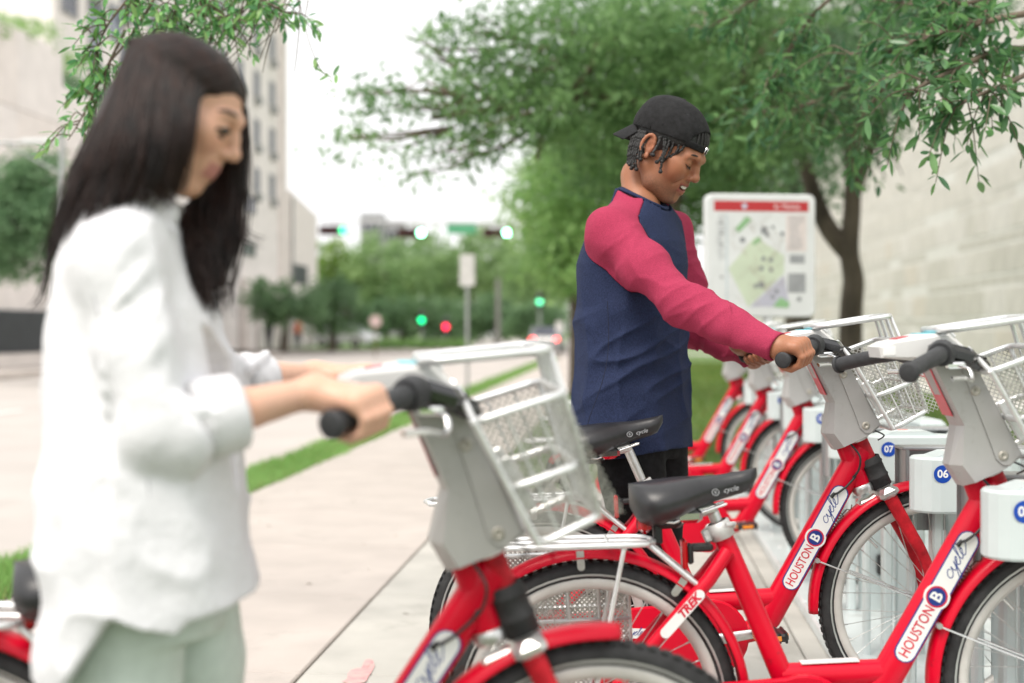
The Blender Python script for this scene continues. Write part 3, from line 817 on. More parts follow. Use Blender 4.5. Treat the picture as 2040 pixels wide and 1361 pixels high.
def make_bike(name):
    root = empty(name)
    # frame ----------------------------------------------------------------
    f = MB()
    f.tube([(.93, 0, .775), (.905, 0, .742), (.635, 0, .315), (.60, 0, .275)], [.030, .034, .036, .032], 16, flat=.80, side=(0, 1, 0), expo=2.6)   # thick down tube
    f.tube([(.60, 0, .282), (.53, 0, .272), (.46, 0, .285)], [.031, .032, .034], 14, flat=.85, side=(0, 1, 0))
    f.tube([(.665, 0, .369), (.56, 0, .369), (.425, 0, .371)], [.029, .029, .028], 14, flat=.9, side=(0, 1, 0))
    f.tube([(.304, 0, .712), (.318, 0, .672), (.46, 0, .285)], [.021, .0225, .026], 16, flat=.9, side=(0, 1, 0))
    f.tube([(.878, 0, .795), (.925, 0, .655)], .0265, 18)                                       # head tube
    f.lathe([(.0, -.05), (.032, -.05), (.036, -.046), (.036, .046), (.032, .05), (0, .05)], 20, (.46, 0, .285), 'y')
    for sy in (-1, 1):
        f.tube([(.318, sy * .018, .66), (.27, sy * .034, .60), (0, sy * .062, .326)], [.0165, .0165, .0125], 10)
        f.tube([(.46, sy * .022, .285), (.30, sy * .042, .30), (0, sy * .062, .326)], [.017, .015, .012], 10)
        f.box((0, sy * .062, .326), (.05, .008, .05), bev=.003)
    f.tube([(.90, 0, .70), (.84, 0, .655)], [.024, .014], 10)
    frame = f.build('frame', red, root)
    ax = (.27, 0, .427)
    sticker(frame, 'frame_sticker', (.775, -.0292, .537), ax, .325, .044, stick_w, [('outline',), ('text', 'HOUSTON', -.089, .0345, stick_red, 0.0, (0, .0004), .124), ('disc', 'B', .0, .0245, stick_blue), ('script', '', .091, .0165, stick_blue, -.001)])
    sticker(frame, 'stay_sticker', (.205, -.0665, .534), (.27, 0, .274), .135, .024, stick_w, [('text', 'TREK', .022, .026, stick_red, 0, (.25, .0012))])
    b = MB(); b.prism([(.47, .398), (.60, .398), (.60, .4005), (.47, .4005)], -.016, .016); b.build('tube_label', stick_w, frame)
    b = MB(); b.lathe([(.029, -.002), (.031, .004), (.031, .018), (.028, .022)], 18, mtx=frame_mtx((.925, 0, .655), (1, 0, .33), (0, 1, 0))); b.build('headset_cup', alloy, frame)
    b = MB(); hole = (.832, -.030, .655); b.tube([hole, (.845, -.036, .66), (.868, -.036, .675), (.896, -.03, .70), (.914, -.012, .74)], .0032, 6); b.tube([(.826, -.028, .648), (.837, -.0305, .66)], [.007, .004], 8); b.build('brake_cable', blackp, frame)
    b = MB(); pts = [];
    for k in range(140):
        t = k / 139; a = t * 2 * math.pi * 17; c0 = Vector((.782, 0, .47)); c1 = Vector((.862, 0, .595)); d = (c1 - c0).normalized(); e = Vector((-d.z, 0, d.x))
        pts.append(c0 + (c1 - c0) * t + (e * math.cos(a) + Vector((0, 1, 0)) * math.sin(a)) * .0062)
    b.tube(pts, .0013, 5); b.tube([(.862, 0, .595), (.875, 0, .607), (.886, 0, .605), (.89, 0, .62)], .0016, 5); b.build('steering_spring', rust, frame)
    # fork -----------------------------------------------------------------
    k = MB(); k.tube([(.914, 0, .825), (.985, 0, .645)], .0215, 18); fork = k.build('fork', red2, root)
    for sy in (-1, 1):
        k = MB(); k.tube(catmull([(.982, sy * .046, .652), (1.028, sy * .052, .555), (1.074, sy * .056, .455), (1.105, sy * .058, .318)], 4), [.0195, .0195, .019, .019, .0185, .018, .018, .017, .0165, .016, .0155, .015, .0145], 12); k.build('fork_leg', red2, fork)
    k = MB(); cm = frame_mtx((.982, 0, .653), (.92, 0, .38), (0, 1, 0))
    k.box((0, 0, 0), (.058, .145, .034), bev=.012, mtx=cm); k.box((-.052, 0, -.002), (.06, .045, .014), bev=.005, mtx=cm); k.build('fork_crown', alloy, fork)
    k = MB(); d = Vector((-.366, 0, .93)); p0 = Vector((.977, 0, .668))
    k.lathe([(.024, -.004), (.0305, .0), (.0305, .026), (.0325, .028), (.0325, .032), (.0305, .034), (.0305, .066), (.0325, .068), (.0325, .072), (.0305, .074), (.0305, .086), (.026, .089)], 20, mtx=frame_mtx(p0, (.93, 0, .366), (0, 1, 0)))
    k.build('rubber_boot', rubber, fork)
    k = MB(); k.lathe([(.0225, 0), (.027, .002), (.027, .018), (.0225, .02)], 18, mtx=frame_mtx((.923, 0, .800), (.93, 0, .366), (0, 1, 0))); k.build('steerer_collar', alloy, fork)
    # wheels, fenders, rack ------------------------------------------------
    wheel(root, 'rear_wheel', 0, rimw, 0); wheel(root, 'front_wheel', 1.105, rimw, .1)
    ff = fender(root, 'front_fender', 1.105, R(181), R(84), .349, red)
    for sy in (-1, 1):
        m = MB(); m.tube([(1.105, sy * .052, .326), (1.105 - .355 * math.cos(R(24)), sy * .036, .326 + .355 * math.sin(R(24)))], .0028, 6); m.build('fender_stay', chrome, ff)
    m = MB(); m.tube([(.775, -.044, .474), (.775, -.026, .474)], .007, 8); m.build('stay_bolt', alloy, ff)
    rf = fender(root, 'rear_fender', 0, R(127), R(-24), .349, red)
    for a in (92, 52, 3):
        m = MB(); mm = frame_mtx((.338 * math.cos(R(a)), -.0315, .326 + .338 * math.sin(R(a))), (math.sin(R(a)), 0, -math.cos(R(a))), (math.cos(R(a)), 0, math.sin(R(a))))
        h = .0085; poly = [(-h, .014), (h, .014)] + [(h * math.cos(t), -.022 + h * math.sin(t)) for t in np.linspace(0, -math.pi, 8)]
        m.prism(poly, -.001, .001, 'xy', mm); m.tube([mm @ Vector((0, -.02, .001)), mm @ Vector((0, -.02, .003))], .004, 8); m.build('fender_clip', alloy, rf)
    m = MB()
    for sy in (-1, 1):
        m.tube(catmull([(-.30, sy * .045, .700), (-.26, sy * .062, .697), (.09, sy * .062, .690), (.145, sy * .030, .688), (.155, 0, .688)], 5), .0072, 8)
        m.tube([(.085, sy * .060, .686), (.0, sy * .070, .345)], .0055, 8)
        m.tube([(.14, sy * .034, .685), (.243, sy * .036, .592)], .0065, 8)
    m.tube([(-.30, -.045, .70), (-.315, 0, .70), (-.30, .045, .70)], .0072, 8)
    m.tube([(-.27, 0, .698), (.14, 0, .689)], .006, 8)
    for x in (-.2, -.08, .05): m.tube([(x, -.062, .695), (x, .062, .695)], .004, 6)
    rack = m.build('rear_rack', silver, root)
    lattice([(-.27, -.058, .690), (.11, -.058, .684), (-.27, .058, .690)], .012, .0035, 'rack_mesh', wire, rack)
    # saddle, post, lights --------------------------------------------------
    s = MB(); ns = 17; nk = 20; vs = []; fs = []
    for i in range(ns):
        t = i / (ns - 1); x = .105 + .288 * t
        e = math.sqrt(max(0, 1 - (1 - min(t / .22, 1)) ** 2)); hw = (.092 - .070 * (1 / (1 + math.exp(-(t - .48) * 11)))) * (e * .98 + .02)
        if t > .93: hw *= math.sqrt(max(.05, 1 - ((t - .93) / .075) ** 2))
        zt = .815 + .020 * t + .022 * (t - .45) ** 2 + .006 * math.sin(math.pi * min(1, t * 1.4)); th = (.108 - .058 * (1 / (1 + math.exp(-(t - .50) * 8)))) * (.5 + .5 * e)
        if t > .9: th *= 1 - .55 * ((t - .9) / .1) ** 2
        for k2 in range(nk):
            a = 2 * math.pi * k2 / nk; c, sn = math.cos(a), math.sin(a)
            y = hw * (abs(c) ** .95) * (1 if c > 0 else -1); z = zt + (-.006 * abs(c) ** 2 * (hw / .09) if sn >= 0 else 0) - th * .5 + th * .5 * (abs(sn) ** .88) * (1 if sn > 0 else -1)
            if sn > .2: z -= .007 * math.exp(-(y / .014) ** 2) * (hw / .092)
            vs.append((x, y * (1 if sn > -.3 else .93), z))
    for i in range(ns - 1):
        for k2 in range(nk): l = (k2 + 1) % nk; fs.append((i * nk + k2, i * nk + l, i * nk + nk + l, i * nk + nk + k2))
    fs += [tuple(range(nk)), tuple(range((ns - 1) * nk, ns * nk))]
    s.add(vs, fs, True); sad = s.build('saddle', saddlem, root)
    s = MB(); s.tube([(.15, -.028, .735), (.20, -.028, .730), (.32, -.02, .765)], .0035, 6); s.tube([(.15, .028, .735), (.20, .028, .730), (.32, .02, .765)], .0035, 6); s.box((.235, 0, .742), (.06, .07, .03), bev=.008); s.build('saddle_rails', chrome, sad)
    s = MB(); s.box((.19, 0, .735), (.07, .05, .04), bev=.01); s.box((.165, 0, .705), (.02, .03, .05), bev=.004); s.build('saddle_bracket', blackp, sad)
    s = MB(); s.box((.135, 0, .728), (.03, .062, .042), bev=.01); s.build('tail_light', lens_red, sad)
    for sy, col in ((-1, stick_w),):
        mm = frame_mtx((.322, -.0375, .798), (1, 0, .16), (-.16, .45, 1)); b = MB()
        b.tube([mm @ Vector((.0075 * math.cos(t) - .028, .0075 * math.sin(t), .0006)) for t in np.linspace(0, 2 * math.pi, 17)[:-1]], .0011, 4, closed=True); vb, fb_ = text_mesh('B', .010); b.add(vb, fb_, False, mm @ Matrix.Translation((-.028, 0, .0004)))
        vs2, fs2 = text_mesh('cycle', .017, .4); b.add(vs2, fs2, False, mm @ Matrix.Translation((.006, 0, .0004))); b.build('saddle_print', M('print_grey', (.26, .27, .28), .5), sad, fix=False)
    s = MB(); s.tube([(.418, 0, .40), (.291, 0, .746)], .0135, 14); s.box((.275, 0, .752), (.05, .034, .026), Matrix.Rotation(R(-10), 3, 'Y'), bev=.006); sp = s.build('seat_post', alloy, root)
    s = MB(); d = frame_mtx((.306, 0, .705), (.93, 0, .36), (0, 1, 0)); s.lathe([(.0225, -.020), (.0275, -.018), (.0275, .018), (.0225, .020)], 20, mtx=d); s.box((-.032, 0, 0), (.02, .016, .032), bev=.004, mtx=d); s.tube([d @ Vector((-.036, -.03, 0)), d @ Vector((-.036, .03, 0))], .004, 8); s.tube([d @ Vector((.0285, -.012, 0)), d @ Vector((.030, -.034, .006)), d @ Vector((.012, -.041, .012))], .0055, 8); s.build('seat_clamp', clampm, root)
    s = MB(); s.box((.262, 0, .668), (.05, .034, .016), bev=.004); s.box((.235, 0, .655), (.014, .03, .045), bev=.004); sb = s.build('reflector_bracket', blackp, root)
    s = MB(); s.box((.222, 0, .655), (.012, .042, .066), bev=.004); s.build('rear_reflector', lens_red, sb)
    # drive: guard, cranks, pedals -------------------------------------------
    g2 = MB(); poly = [(.46 + .105 * math.cos(t), .285 + .105 * math.sin(t)) for t in np.linspace(-2.0, 1.9, 18)] + [(.0 + .045 * math.cos(t), .326 + .045 * math.sin(t)) for t in np.linspace(1.75, 4.4, 9)]
    g2.prism(poly, -.085, -.060, inset=.006); cg = g2.build('chain_guard', red, root)
    sticker(cg, 'guard_sticker', (.20, -.0856, .315), (.46, 0, -.041), .24, .028, stick_w, [('text', 'HOUSTON', -.058, .022, stick_red, 0, (0, .0002), .082), ('disc', 'B', .0, .0105, stick_blue), ('script', '', .05, .0105, stick_blue)], round_=False)
    c2 = MB(); c2.tube([(.46, -.112, .285), (.61, -.112, .300)], [.017, .012], 10, flat=.45, side=(0, 1, 0)); c2.lathe([(0, -.12), (.02, -.12), (.02, -.09), (0, -.09)], 14, (.46, 0, .285), 'y')
    crs = [c2.build('crank', alloy, root)]; c2 = MB()
    c2.tube([(.46, .10, .285), (.31, .10, .270)], [.017, .012], 10, flat=.45, side=(0, 1, 0)); c2.lathe([(0, .12), (.02, .12), (.02, .06), (0, .06)], 14, (.46, 0, .285), 'y')
    crs.append(c2.build('crank', alloy, root))
    for cr, (x, y, z) in zip(crs, ((.61, -.165, .300), (.31, .155, .270))):
        p = MB(); p.box((x, y, z), (.085, .085, .022), bev=.006)
        for j in range(5): p.box((x - .036 + j * .018, y, z), (.007, .088, .030), bev=.002)
        pd = p.build('pedal', blackp, cr)
        p = MB()
        for sx in (-1, 1): p.box((x + sx * .0435, y, z), (.004, .045, .016), bev=.0015)
        for sx in (-1, 1): p.box((x, y + sx * .0445, z), (.045, .003, .014), bev=.0012)
        p.build('pedal_reflector', amber, pd)
    # head cover, unit, bars, basket ------------------------------------------
    hc = MB(); P0 = [(.768, 1.075), (.838, .914), (.818, .828), (.846, .779), (.932, .809), (.977, .842), (.870, 1.075)]; P1 = [(.778, 1.073), (.847, .916), (.839, .828), (.865, .789), (.932, .816), (.972, .843), (.866, 1.073)]
    vs0 = []
    for P_, y_ in ((P1, -.056), (P0, -.024), (P0, .024), (P1, .056)): vs0 += [(p[0], y_, p[1]) for p in P_]
    fs0 = [(r_ * 7 + i, r_ * 7 + (i + 1) % 7, r_ * 7 + 7 + (i + 1) % 7, r_ * 7 + 7 + i) for r_ in range(3) for i in range(7)] + [(0, 1, 2, 3, 4, 5, 6), (21, 22, 23, 24, 25, 26, 27)]
    hc.add(vs0, fs0, False); cover = hc.build('head_cover', coverm, root)
    for sy in (-1, 1):
        m = MB(); m.prism([(.836, 1.070), (.903, .868), (.912, .838), (.926, .824), (.942, .822), (.968, .846), (.864, 1.070)], sy * .0562, sy * .0600, inset=.0025); m.build('cover_panel', coverm, cover)
        for (x, z) in ((.874, .992), (.928, .846)):
            m = MB(); m.lathe([(0, sy * .0612), (.0042, sy * .0612), (.0046, sy * .0632), (.0075, sy * .0634), (.0105, sy * .0622), (.0118, sy * .0598)], 16, (x, 0, z), 'y'); m.build('cover_bolt', boltm, cover)
    for (a, b_, mt) in (((.788, 1.045), (.832, .938), stick_red), ((.796, 1.03), (.815, .985), stick_w)):
        dx, dz = b_[0] - a[0], b_[1] - a[1]; n_ = Vector((dz, 0, -dx)).normalized()
        m = MB(); c0 = Vector(((a[0] + b_[0]) / 2, 0, (a[1] + b_[1]) / 2)) + n_ * (.0045 if mt is stick_red else .0055)
        m.box(tuple(c0), (.0012, .075 if mt is stick_red else .05, math.hypot(dx, dz)), Matrix.Rotation(math.atan2(dx, dz), 3, 'Y')); m.build('cover_decal', mt, cover)
    un = MB(); un.prism([(.672, 1.074), (.668, 1.098), (.69, 1.108), (.765, 1.122), (.826, 1.122), (.866, 1.080), (.862, 1.060), (.80, 1.056), (.76, 1.062)], -.062, .062, inset=.010); unit = un.build('display_unit', whitep, root)
    m = MB(); m.box((.795, 0, 1.1232), (.056, .10, .0016)); m.build('unit_label', stick_cyan, unit)
    m = MB(); m.box((.727, .0, 1.1150), (.030, .06, .0024), Matrix.Rotation(R(-10), 3, 'Y')); m.build('unit_label', stick_red, unit)
    m = MB(); m.box((.688, -.0625, 1.089), (.028, .0015, .020)); m.build('unit_label', stick_w, unit)
    hb = MB()
    bar = lambda sy: catmull([(.80, sy * .04, 1.080), (.79, sy * .11, 1.082), (.755, sy * .18, 1.075), (.70, sy * .255, 1.062), (.659, sy * .312, 1.050)], 5)
    for sy in (-1, 1): hb.tube(bar(sy), .0125, 12)
    bars = hb.build('handlebar', alloy, root)
    for sy in (-1, 1):
        q = bar(sy); g3 = MB(); g3.tube(q[8:], [.0185] * 4 + [.0172] * (len(q) - 13) + [.0205], 18); g3.tube(q[5:9], [.027, .0295, .0285, .025], 18)
        end = q[-1]; d = (q[-1] - q[-2]).normalized(); g3.lathe([(0, .003), (.016, .003), (.0215, .001), (.0222, -.003), (.0205, -.008)], 20, mtx=frame_mtx(end, d.orthogonal(), d.cross(d.orthogonal())))
        g3.build('grip', gripm, bars)
        m = MB(); m.box((.818, sy * .090, 1.076), (.105, .052, .042), Matrix.Rotation(R(16), 3, 'Y'), bev=.013); m.box((.868, sy * .088, 1.056), (.06, .040, .034), Matrix.Rotation(R(22), 3, 'Y'), bev=.012); br = m.build('brake_housing', blackg, bars)
        m = MB(); m.tube(catmull([(.815, sy * .115, 1.052), (.838, sy * .135, 1.044), (.836, sy * .155, 1.020), (.806, sy * .20, 1.028), (.765, sy * .25, 1.03)], 4), .0062, 8, flat=.6); m.box((.815, sy * .118, 1.052), (.045, .012, .014), bev=.004); m.build('brake_lever', chrome, br)
    m = MB(); hoop = [(.800, -.070, 1.130), (.825, -.095, 1.130), (.99, -.105, 1.146), (1.008, -.085, 1.148), (1.008, .085, 1.148), (.99, .105, 1.146), (.825, .095, 1.130), (.800, .070, 1.130)]
    def rnd(pts, r=.018, k2=4):
        out = []; n2 = len(pts)
        for i in range(n2):
            p, a, b3 = Vector(pts[i]), Vector(pts[i - 1]), Vector(pts[(i + 1) % n2]); da, db = (a - p), (b3 - p); r2_ = min(r, da.length * .45, db.length * .45); A = p + da.normalized() * r2_; B = p + db.normalized() * r2_
            out += [A * (1 - t) ** 2 + p * 2 * t * (1 - t) + B * t * t for t in np.linspace(0, 1, k2)]
        return out
    m.tube(rnd(hoop), .0075, 10, closed=True)
    for y in (-.085, -.03, .03, .085): m.tube([(1.008, y, 1.148), (1.028, y * 1.15, 1.082)], .0055, 8)
    for y in (-.05, .05): m.tube([(.82, y, 1.128), (.835, y, 1.112)], .006, 8); m.tube([(.80, y * 1.4, 1.130), (.82, y, 1.128)], .005, 6)
    bk = [((.880, 1.036), (1.026, 1.082), .150), ((.940, .930), (1.048, .966), .140), ((.986, .838), (1.086, .884), .128)]
    for (a, b4, hw) in bk:
        m.tube(rnd([(a[0], -hw, a[1]), (b4[0], -hw * .96, b4[1]), (b4[0], hw * .96, b4[1]), (a[0], hw, a[1])], .03, 5), .0068, 9, closed=True)
    for sy in (-1, 1):
        m.tube([(.880, sy * .150, 1.036), (.986, sy * .128, .838)], .006, 8); m.tube([(1.022, sy * .135, 1.080), (1.084, sy * .112, .884)], .006, 8)
        m.tube([(.862, sy * .062, 1.085), (.880, sy * .146, 1.036)], .006, 8)
        m.box((.955, sy * .062, .925), (.03, .012, .10), Matrix.Rotation(R(-28), 3, 'Y'), bev=.003)
        for t in (.33, .66): m.tube([(.880 + .146 * t, sy * .149, 1.036 + .046 * t), (.986 + .1 * t, sy * .127, .838 + .046 * t)], .0026, 6)
    for t in (-.66, -.33, 0, .33, .66): m.tube([(1.027, t * .145, 1.081), (1.087, t * .124, .883)], .0026, 6)
    basket = m.build('basket', silver, root)
    for sy in (-1, 1): lattice([(.882, sy * .1475, 1.032), (1.022, sy * .142, 1.076), (.986, sy * .1255, .842)], .0135, .0022, 'basket_mesh', wire, basket)
    lattice([(1.023, -.142, 1.076), (1.023, .142, 1.076), (1.083, -.120, .886)], .0135, .0022, 'basket_mesh', wire, basket)
    lattice([(.988, -.126, .842), (1.084, -.122, .886), (.988, .126, .842)], .0135, .0022, 'basket_mesh', wire, basket)
    m = MB(); m.tube(catmull([(.885, -.03, .80), (.91, -.045, .76), (.905, -.04, .72), (.89, -.03, .70)], 4), .003, 6); m.tube(catmull([(.93, .02, .82), (.94, .01, .78), (.925, .02, .75), (.915, .01, .72)], 4), .003, 6); m.tube(catmull([(.955, -.045, .83), (.98, -.05, .815), (.97, -.02, .80)], 4), .0022, 6); m.build('head_cable', blackp, root)
    return root
def seat_up(b, dz):
    for c in kids(b):
        if c.name.split('.')[0] in ('saddle', 'seat_post'): c.location = (-.37 * dz, 0, dz)
def place_bike(b, x, y, yaw, pitch, steer=0):
    b.rotation_euler = (0, -R(pitch), R(yaw)); b.location = (x, y, 0)
bike = make_bike('share_bicycle')
GB = 'red share bicycles at the docking station'
woman_bike = bike
place_bike(bike, .1375 - 1.105, 2.39, 0, 0)
tag(bike, 'nearest red share bicycle held by the woman in white, its basket blurred in front', 'bicycle', GB)
specs = [(.196, 3.19, 0, 2.8, 0, 'red share bicycle nearest the right edge of the photo, grips free and saddle low'),
         (1.1935 - 1.082, 4.03, 0, 3.4, .065, 'red share bicycle whose grips the smiling man in the cap is holding'),
         (1.512 - 1.1043, 6.22, -1, 3.2, .03, 'red share bicycle docked just beyond the one the man holds'),
         (1.62 - 1.1043, 7.78, -1, 3.2, .05, 'second red share bicycle beyond the man, its tube seen over the dark saddle'),
         (1.707 - 1.1043, 9.30, -1, 3.2, .04, 'farthest red share bicycle, at the man\'s hip against the lawn')]
bikes = []
for (x, y, yaw, pit, su, lab) in specs:
    b = copy_tree(bike); place_bike(b, x, y, yaw, pit); seat_up(b, su); b['label'] = lab; bikes.append(b)
# folding wire pannier on the far side of the nearest docked bicycle
m = MB(); x0, x1, z0, z1, ya, yb = -.21, .10, .345, .655, .085, .25
for z, k in ((z1, 1.0), ((z0 + z1) / 2, .97), (z0, .94)): m.tube([(x0, ya, z), (x1, ya, z), (x1, ya + (yb - ya) * k, z), (x0, ya + (yb - ya) * k, z)], .005, 8, closed=True)
for x in (x0, -.12, -.04, .03, x1):
    for y in (ya, yb): m.tube([(x, y, z1), (x, y - (0 if y == ya else .008), z0)], .0042, 6)
pan = m.build('pannier_basket', silver, bikes[0])
lattice([(x0, yb - .003, z1), (x1, yb - .003, z1), (x0, yb - .011, z0)], .0115, .003, 'pannier_mesh', wire, pan)
lattice([(x0, ya + .003, z1), (x1, ya + .003, z1), (x0, ya + .003, z0)], .0115, .003, 'pannier_mesh', wire, pan)
lattice([(x1 - .002, ya, z1), (x1 - .002, yb, z1), (x1 - .002, ya, z0)], .0115, .003, 'pannier_mesh', wire, pan)

# ================================================================ DOCKING STATION
dockm = M('dock_white_paint', (.56, .62, .62), .38, var=.04, scale=6, coat=.2, scuff=((.36, .37, .34), 7, .60, .4))
dockg = M('dock_grey_steel', (.36, .365, .37), .33, .5, var=.06, scale=9, bump=.02, bscale=60, stretch=(8, 8, .5))
dockb = M('dock_base_paint', (.56, .60, .60), .35, var=.05, scale=5, coat=.2, scuff=((.33, .33, .30), 4, .56, .5))
badge = M('badge_blue', (.004, .055, .36), .35)
base = empty('dock_base_plate', label='long pale steel base plate bolted to the paving under the docks', cat='base plate', loc=(0, 0, 0)); base.matrix_world = STM.copy()
X0 = .715
for k in range(5):
    m = MB(); m.box((X0 + .34, 2.4 + 1.75 * k + .87, .029), (.68, 1.745, .056), bev=.008); m.build('plate', dockb, base)
for k in range(20):
    for X in (X0 + .07, X0 + .2, X0 + .60):
        m = MB(); m.ball((0, 0, 0), (.012, .012, .008), 8, 4) if k + X == X0 + .07 else None
        if m.v: bolt0 = m.build('bolt', alloy, base)
        o = bolt0 if m.v else bolt0.copy()
        if not m.v: C.objects.link(o)
        o.location = (X + rng.uniform(-.01, .01), 2.6 + k * .43, .058)
def make_dock(name):
    root = empty(name)
    # local: x across the row (bike comes in from -x), y along the row, z up; slot at y=0
    def rbox(mb, x0, x1, y0, y1, z0, z1, r, bev):
        pts = []
        for (cx, cy, a0) in ((x1 - r, y1 - r, 0), (x0 + r, y1 - r, 90), (x0 + r, y0 + r, 180), (x1 - r, y0 + r, 270)):
            pts += [(cx + r * math.cos(R(a0 + t)), cy + r * math.sin(R(a0 + t))) for t in (0, 22, 45, 68, 90)]
        mb.prism(pts, z0, z1, 'xy', inset=bev)
        mb.sm[-5 * 20:] = mb.sm[-5 * 20:]
    m = MB(); rbox(m, -.068, .222, -.215, -.085, .695, .842, .063, .006); fb = m.build('dock_head', dockm, root)
    m = MB(); m.prism([(-.02, .842), (.17, .842), (.13, .856), (.02, .856)], -.20, -.10); m.build('head_lid', dockm, fb)
    m = MB(); m.box((.05, -.15, .8565), (.06, .05, .002)); m.build('lid_label', stick_w, fb); m = MB(); m.box((.06, -.155, .8580), (.03, .02, .001)); m.build('lid_mark', M('label_red', (.7, .1, .05), .4), fb)
    m = MB(); y0 = .085
    m.box((.16, y0 + .075, .72), (.37, .004, .24)); m.box((-.010, y0 + .04, .72), (.012, .09, .24), bev=.003); m.box((.16, y0 + .04, .842), (.37, .09, .010), bev=.003); m.build('latch_housing', dockg, root)
    m = MB(); m.box((.32, -.0, .77), (.10, .36, .14), bev=.015); m.build('dock_back', dockm, root)
    for (x, y, w, d) in ((.30, .04, .14, .12), (.085, .135, .03, .05), (.17, .16, .10, .03), (.02, .15, .022, .04)):
        m = MB(); m.box((x, y, .37), (w, d, .66), bev=.006); m.build('post', dockm, root)
    m = MB(); m.box((.20, .125, .25), (.03, .03, .08), bev=.006); m.build('cable_lock', blackp, root)
    return root, fb
d0, fb0 = make_dock('bicycle_dock')
GD = 'numbered white docks in the station row'
nums = [('05', 'white dock numbered 05, nearest the right edge'), ('06', 'white dock numbered 06 in front of the man\'s bicycle wheel'), ('07', 'empty white dock numbered 07 with lawn behind it'),
        ('08', 'empty narrow-seen white dock half hidden by the man\'s bicycle head'), ('09', 'white dock holding the first bicycle beyond the man'), ('10', 'empty white dock in front of the second bicycle beyond the man'),
        ('11', 'white dock holding the second bicycle beyond the man'), ('12', 'empty white dock just before the farthest bicycle'), ('13', 'white dock holding the farthest bicycle of the row')]
for i, (num, lab) in enumerate(nums):
    dk = d0 if i == 0 else copy_tree(d0)
    Yc = 3.255 + i * .772
    dk.matrix_world = STM @ Matrix.Translation((.811, Yc, -.012)) @ Matrix.Rotation(TH, 4, 'Z')
    tag(dk, lab, 'bicycle dock', GD)
    dk['label'] = lab
for i, (num, lab) in enumerate(nums):
    dk = [o for o in bpy.data.objects if o.get('label') == lab][0]
    hd = [c for c in kids(dk) if c.name.startswith('dock_head')][0]
    mm = frame_mtx((-.0005, -.2152, .800), (1, 0, 0), (0, 0, 1))
    b = MB(); b.prism([(.0235 * math.cos(t), .0235 * math.sin(t)) for t in np.linspace(0, 2 * math.pi, 29)[:-1]], 0, .0006, 'xy', mm); b.build('number_badge', badge, hd)
    vs_, fs_ = text_mesh(num, .029, 0, .0008); b = MB(); b.add(vs_, fs_, False, mm @ Matrix.Translation((0, 0, .0009))); b.build('number', stick_w, hd, fix=False)
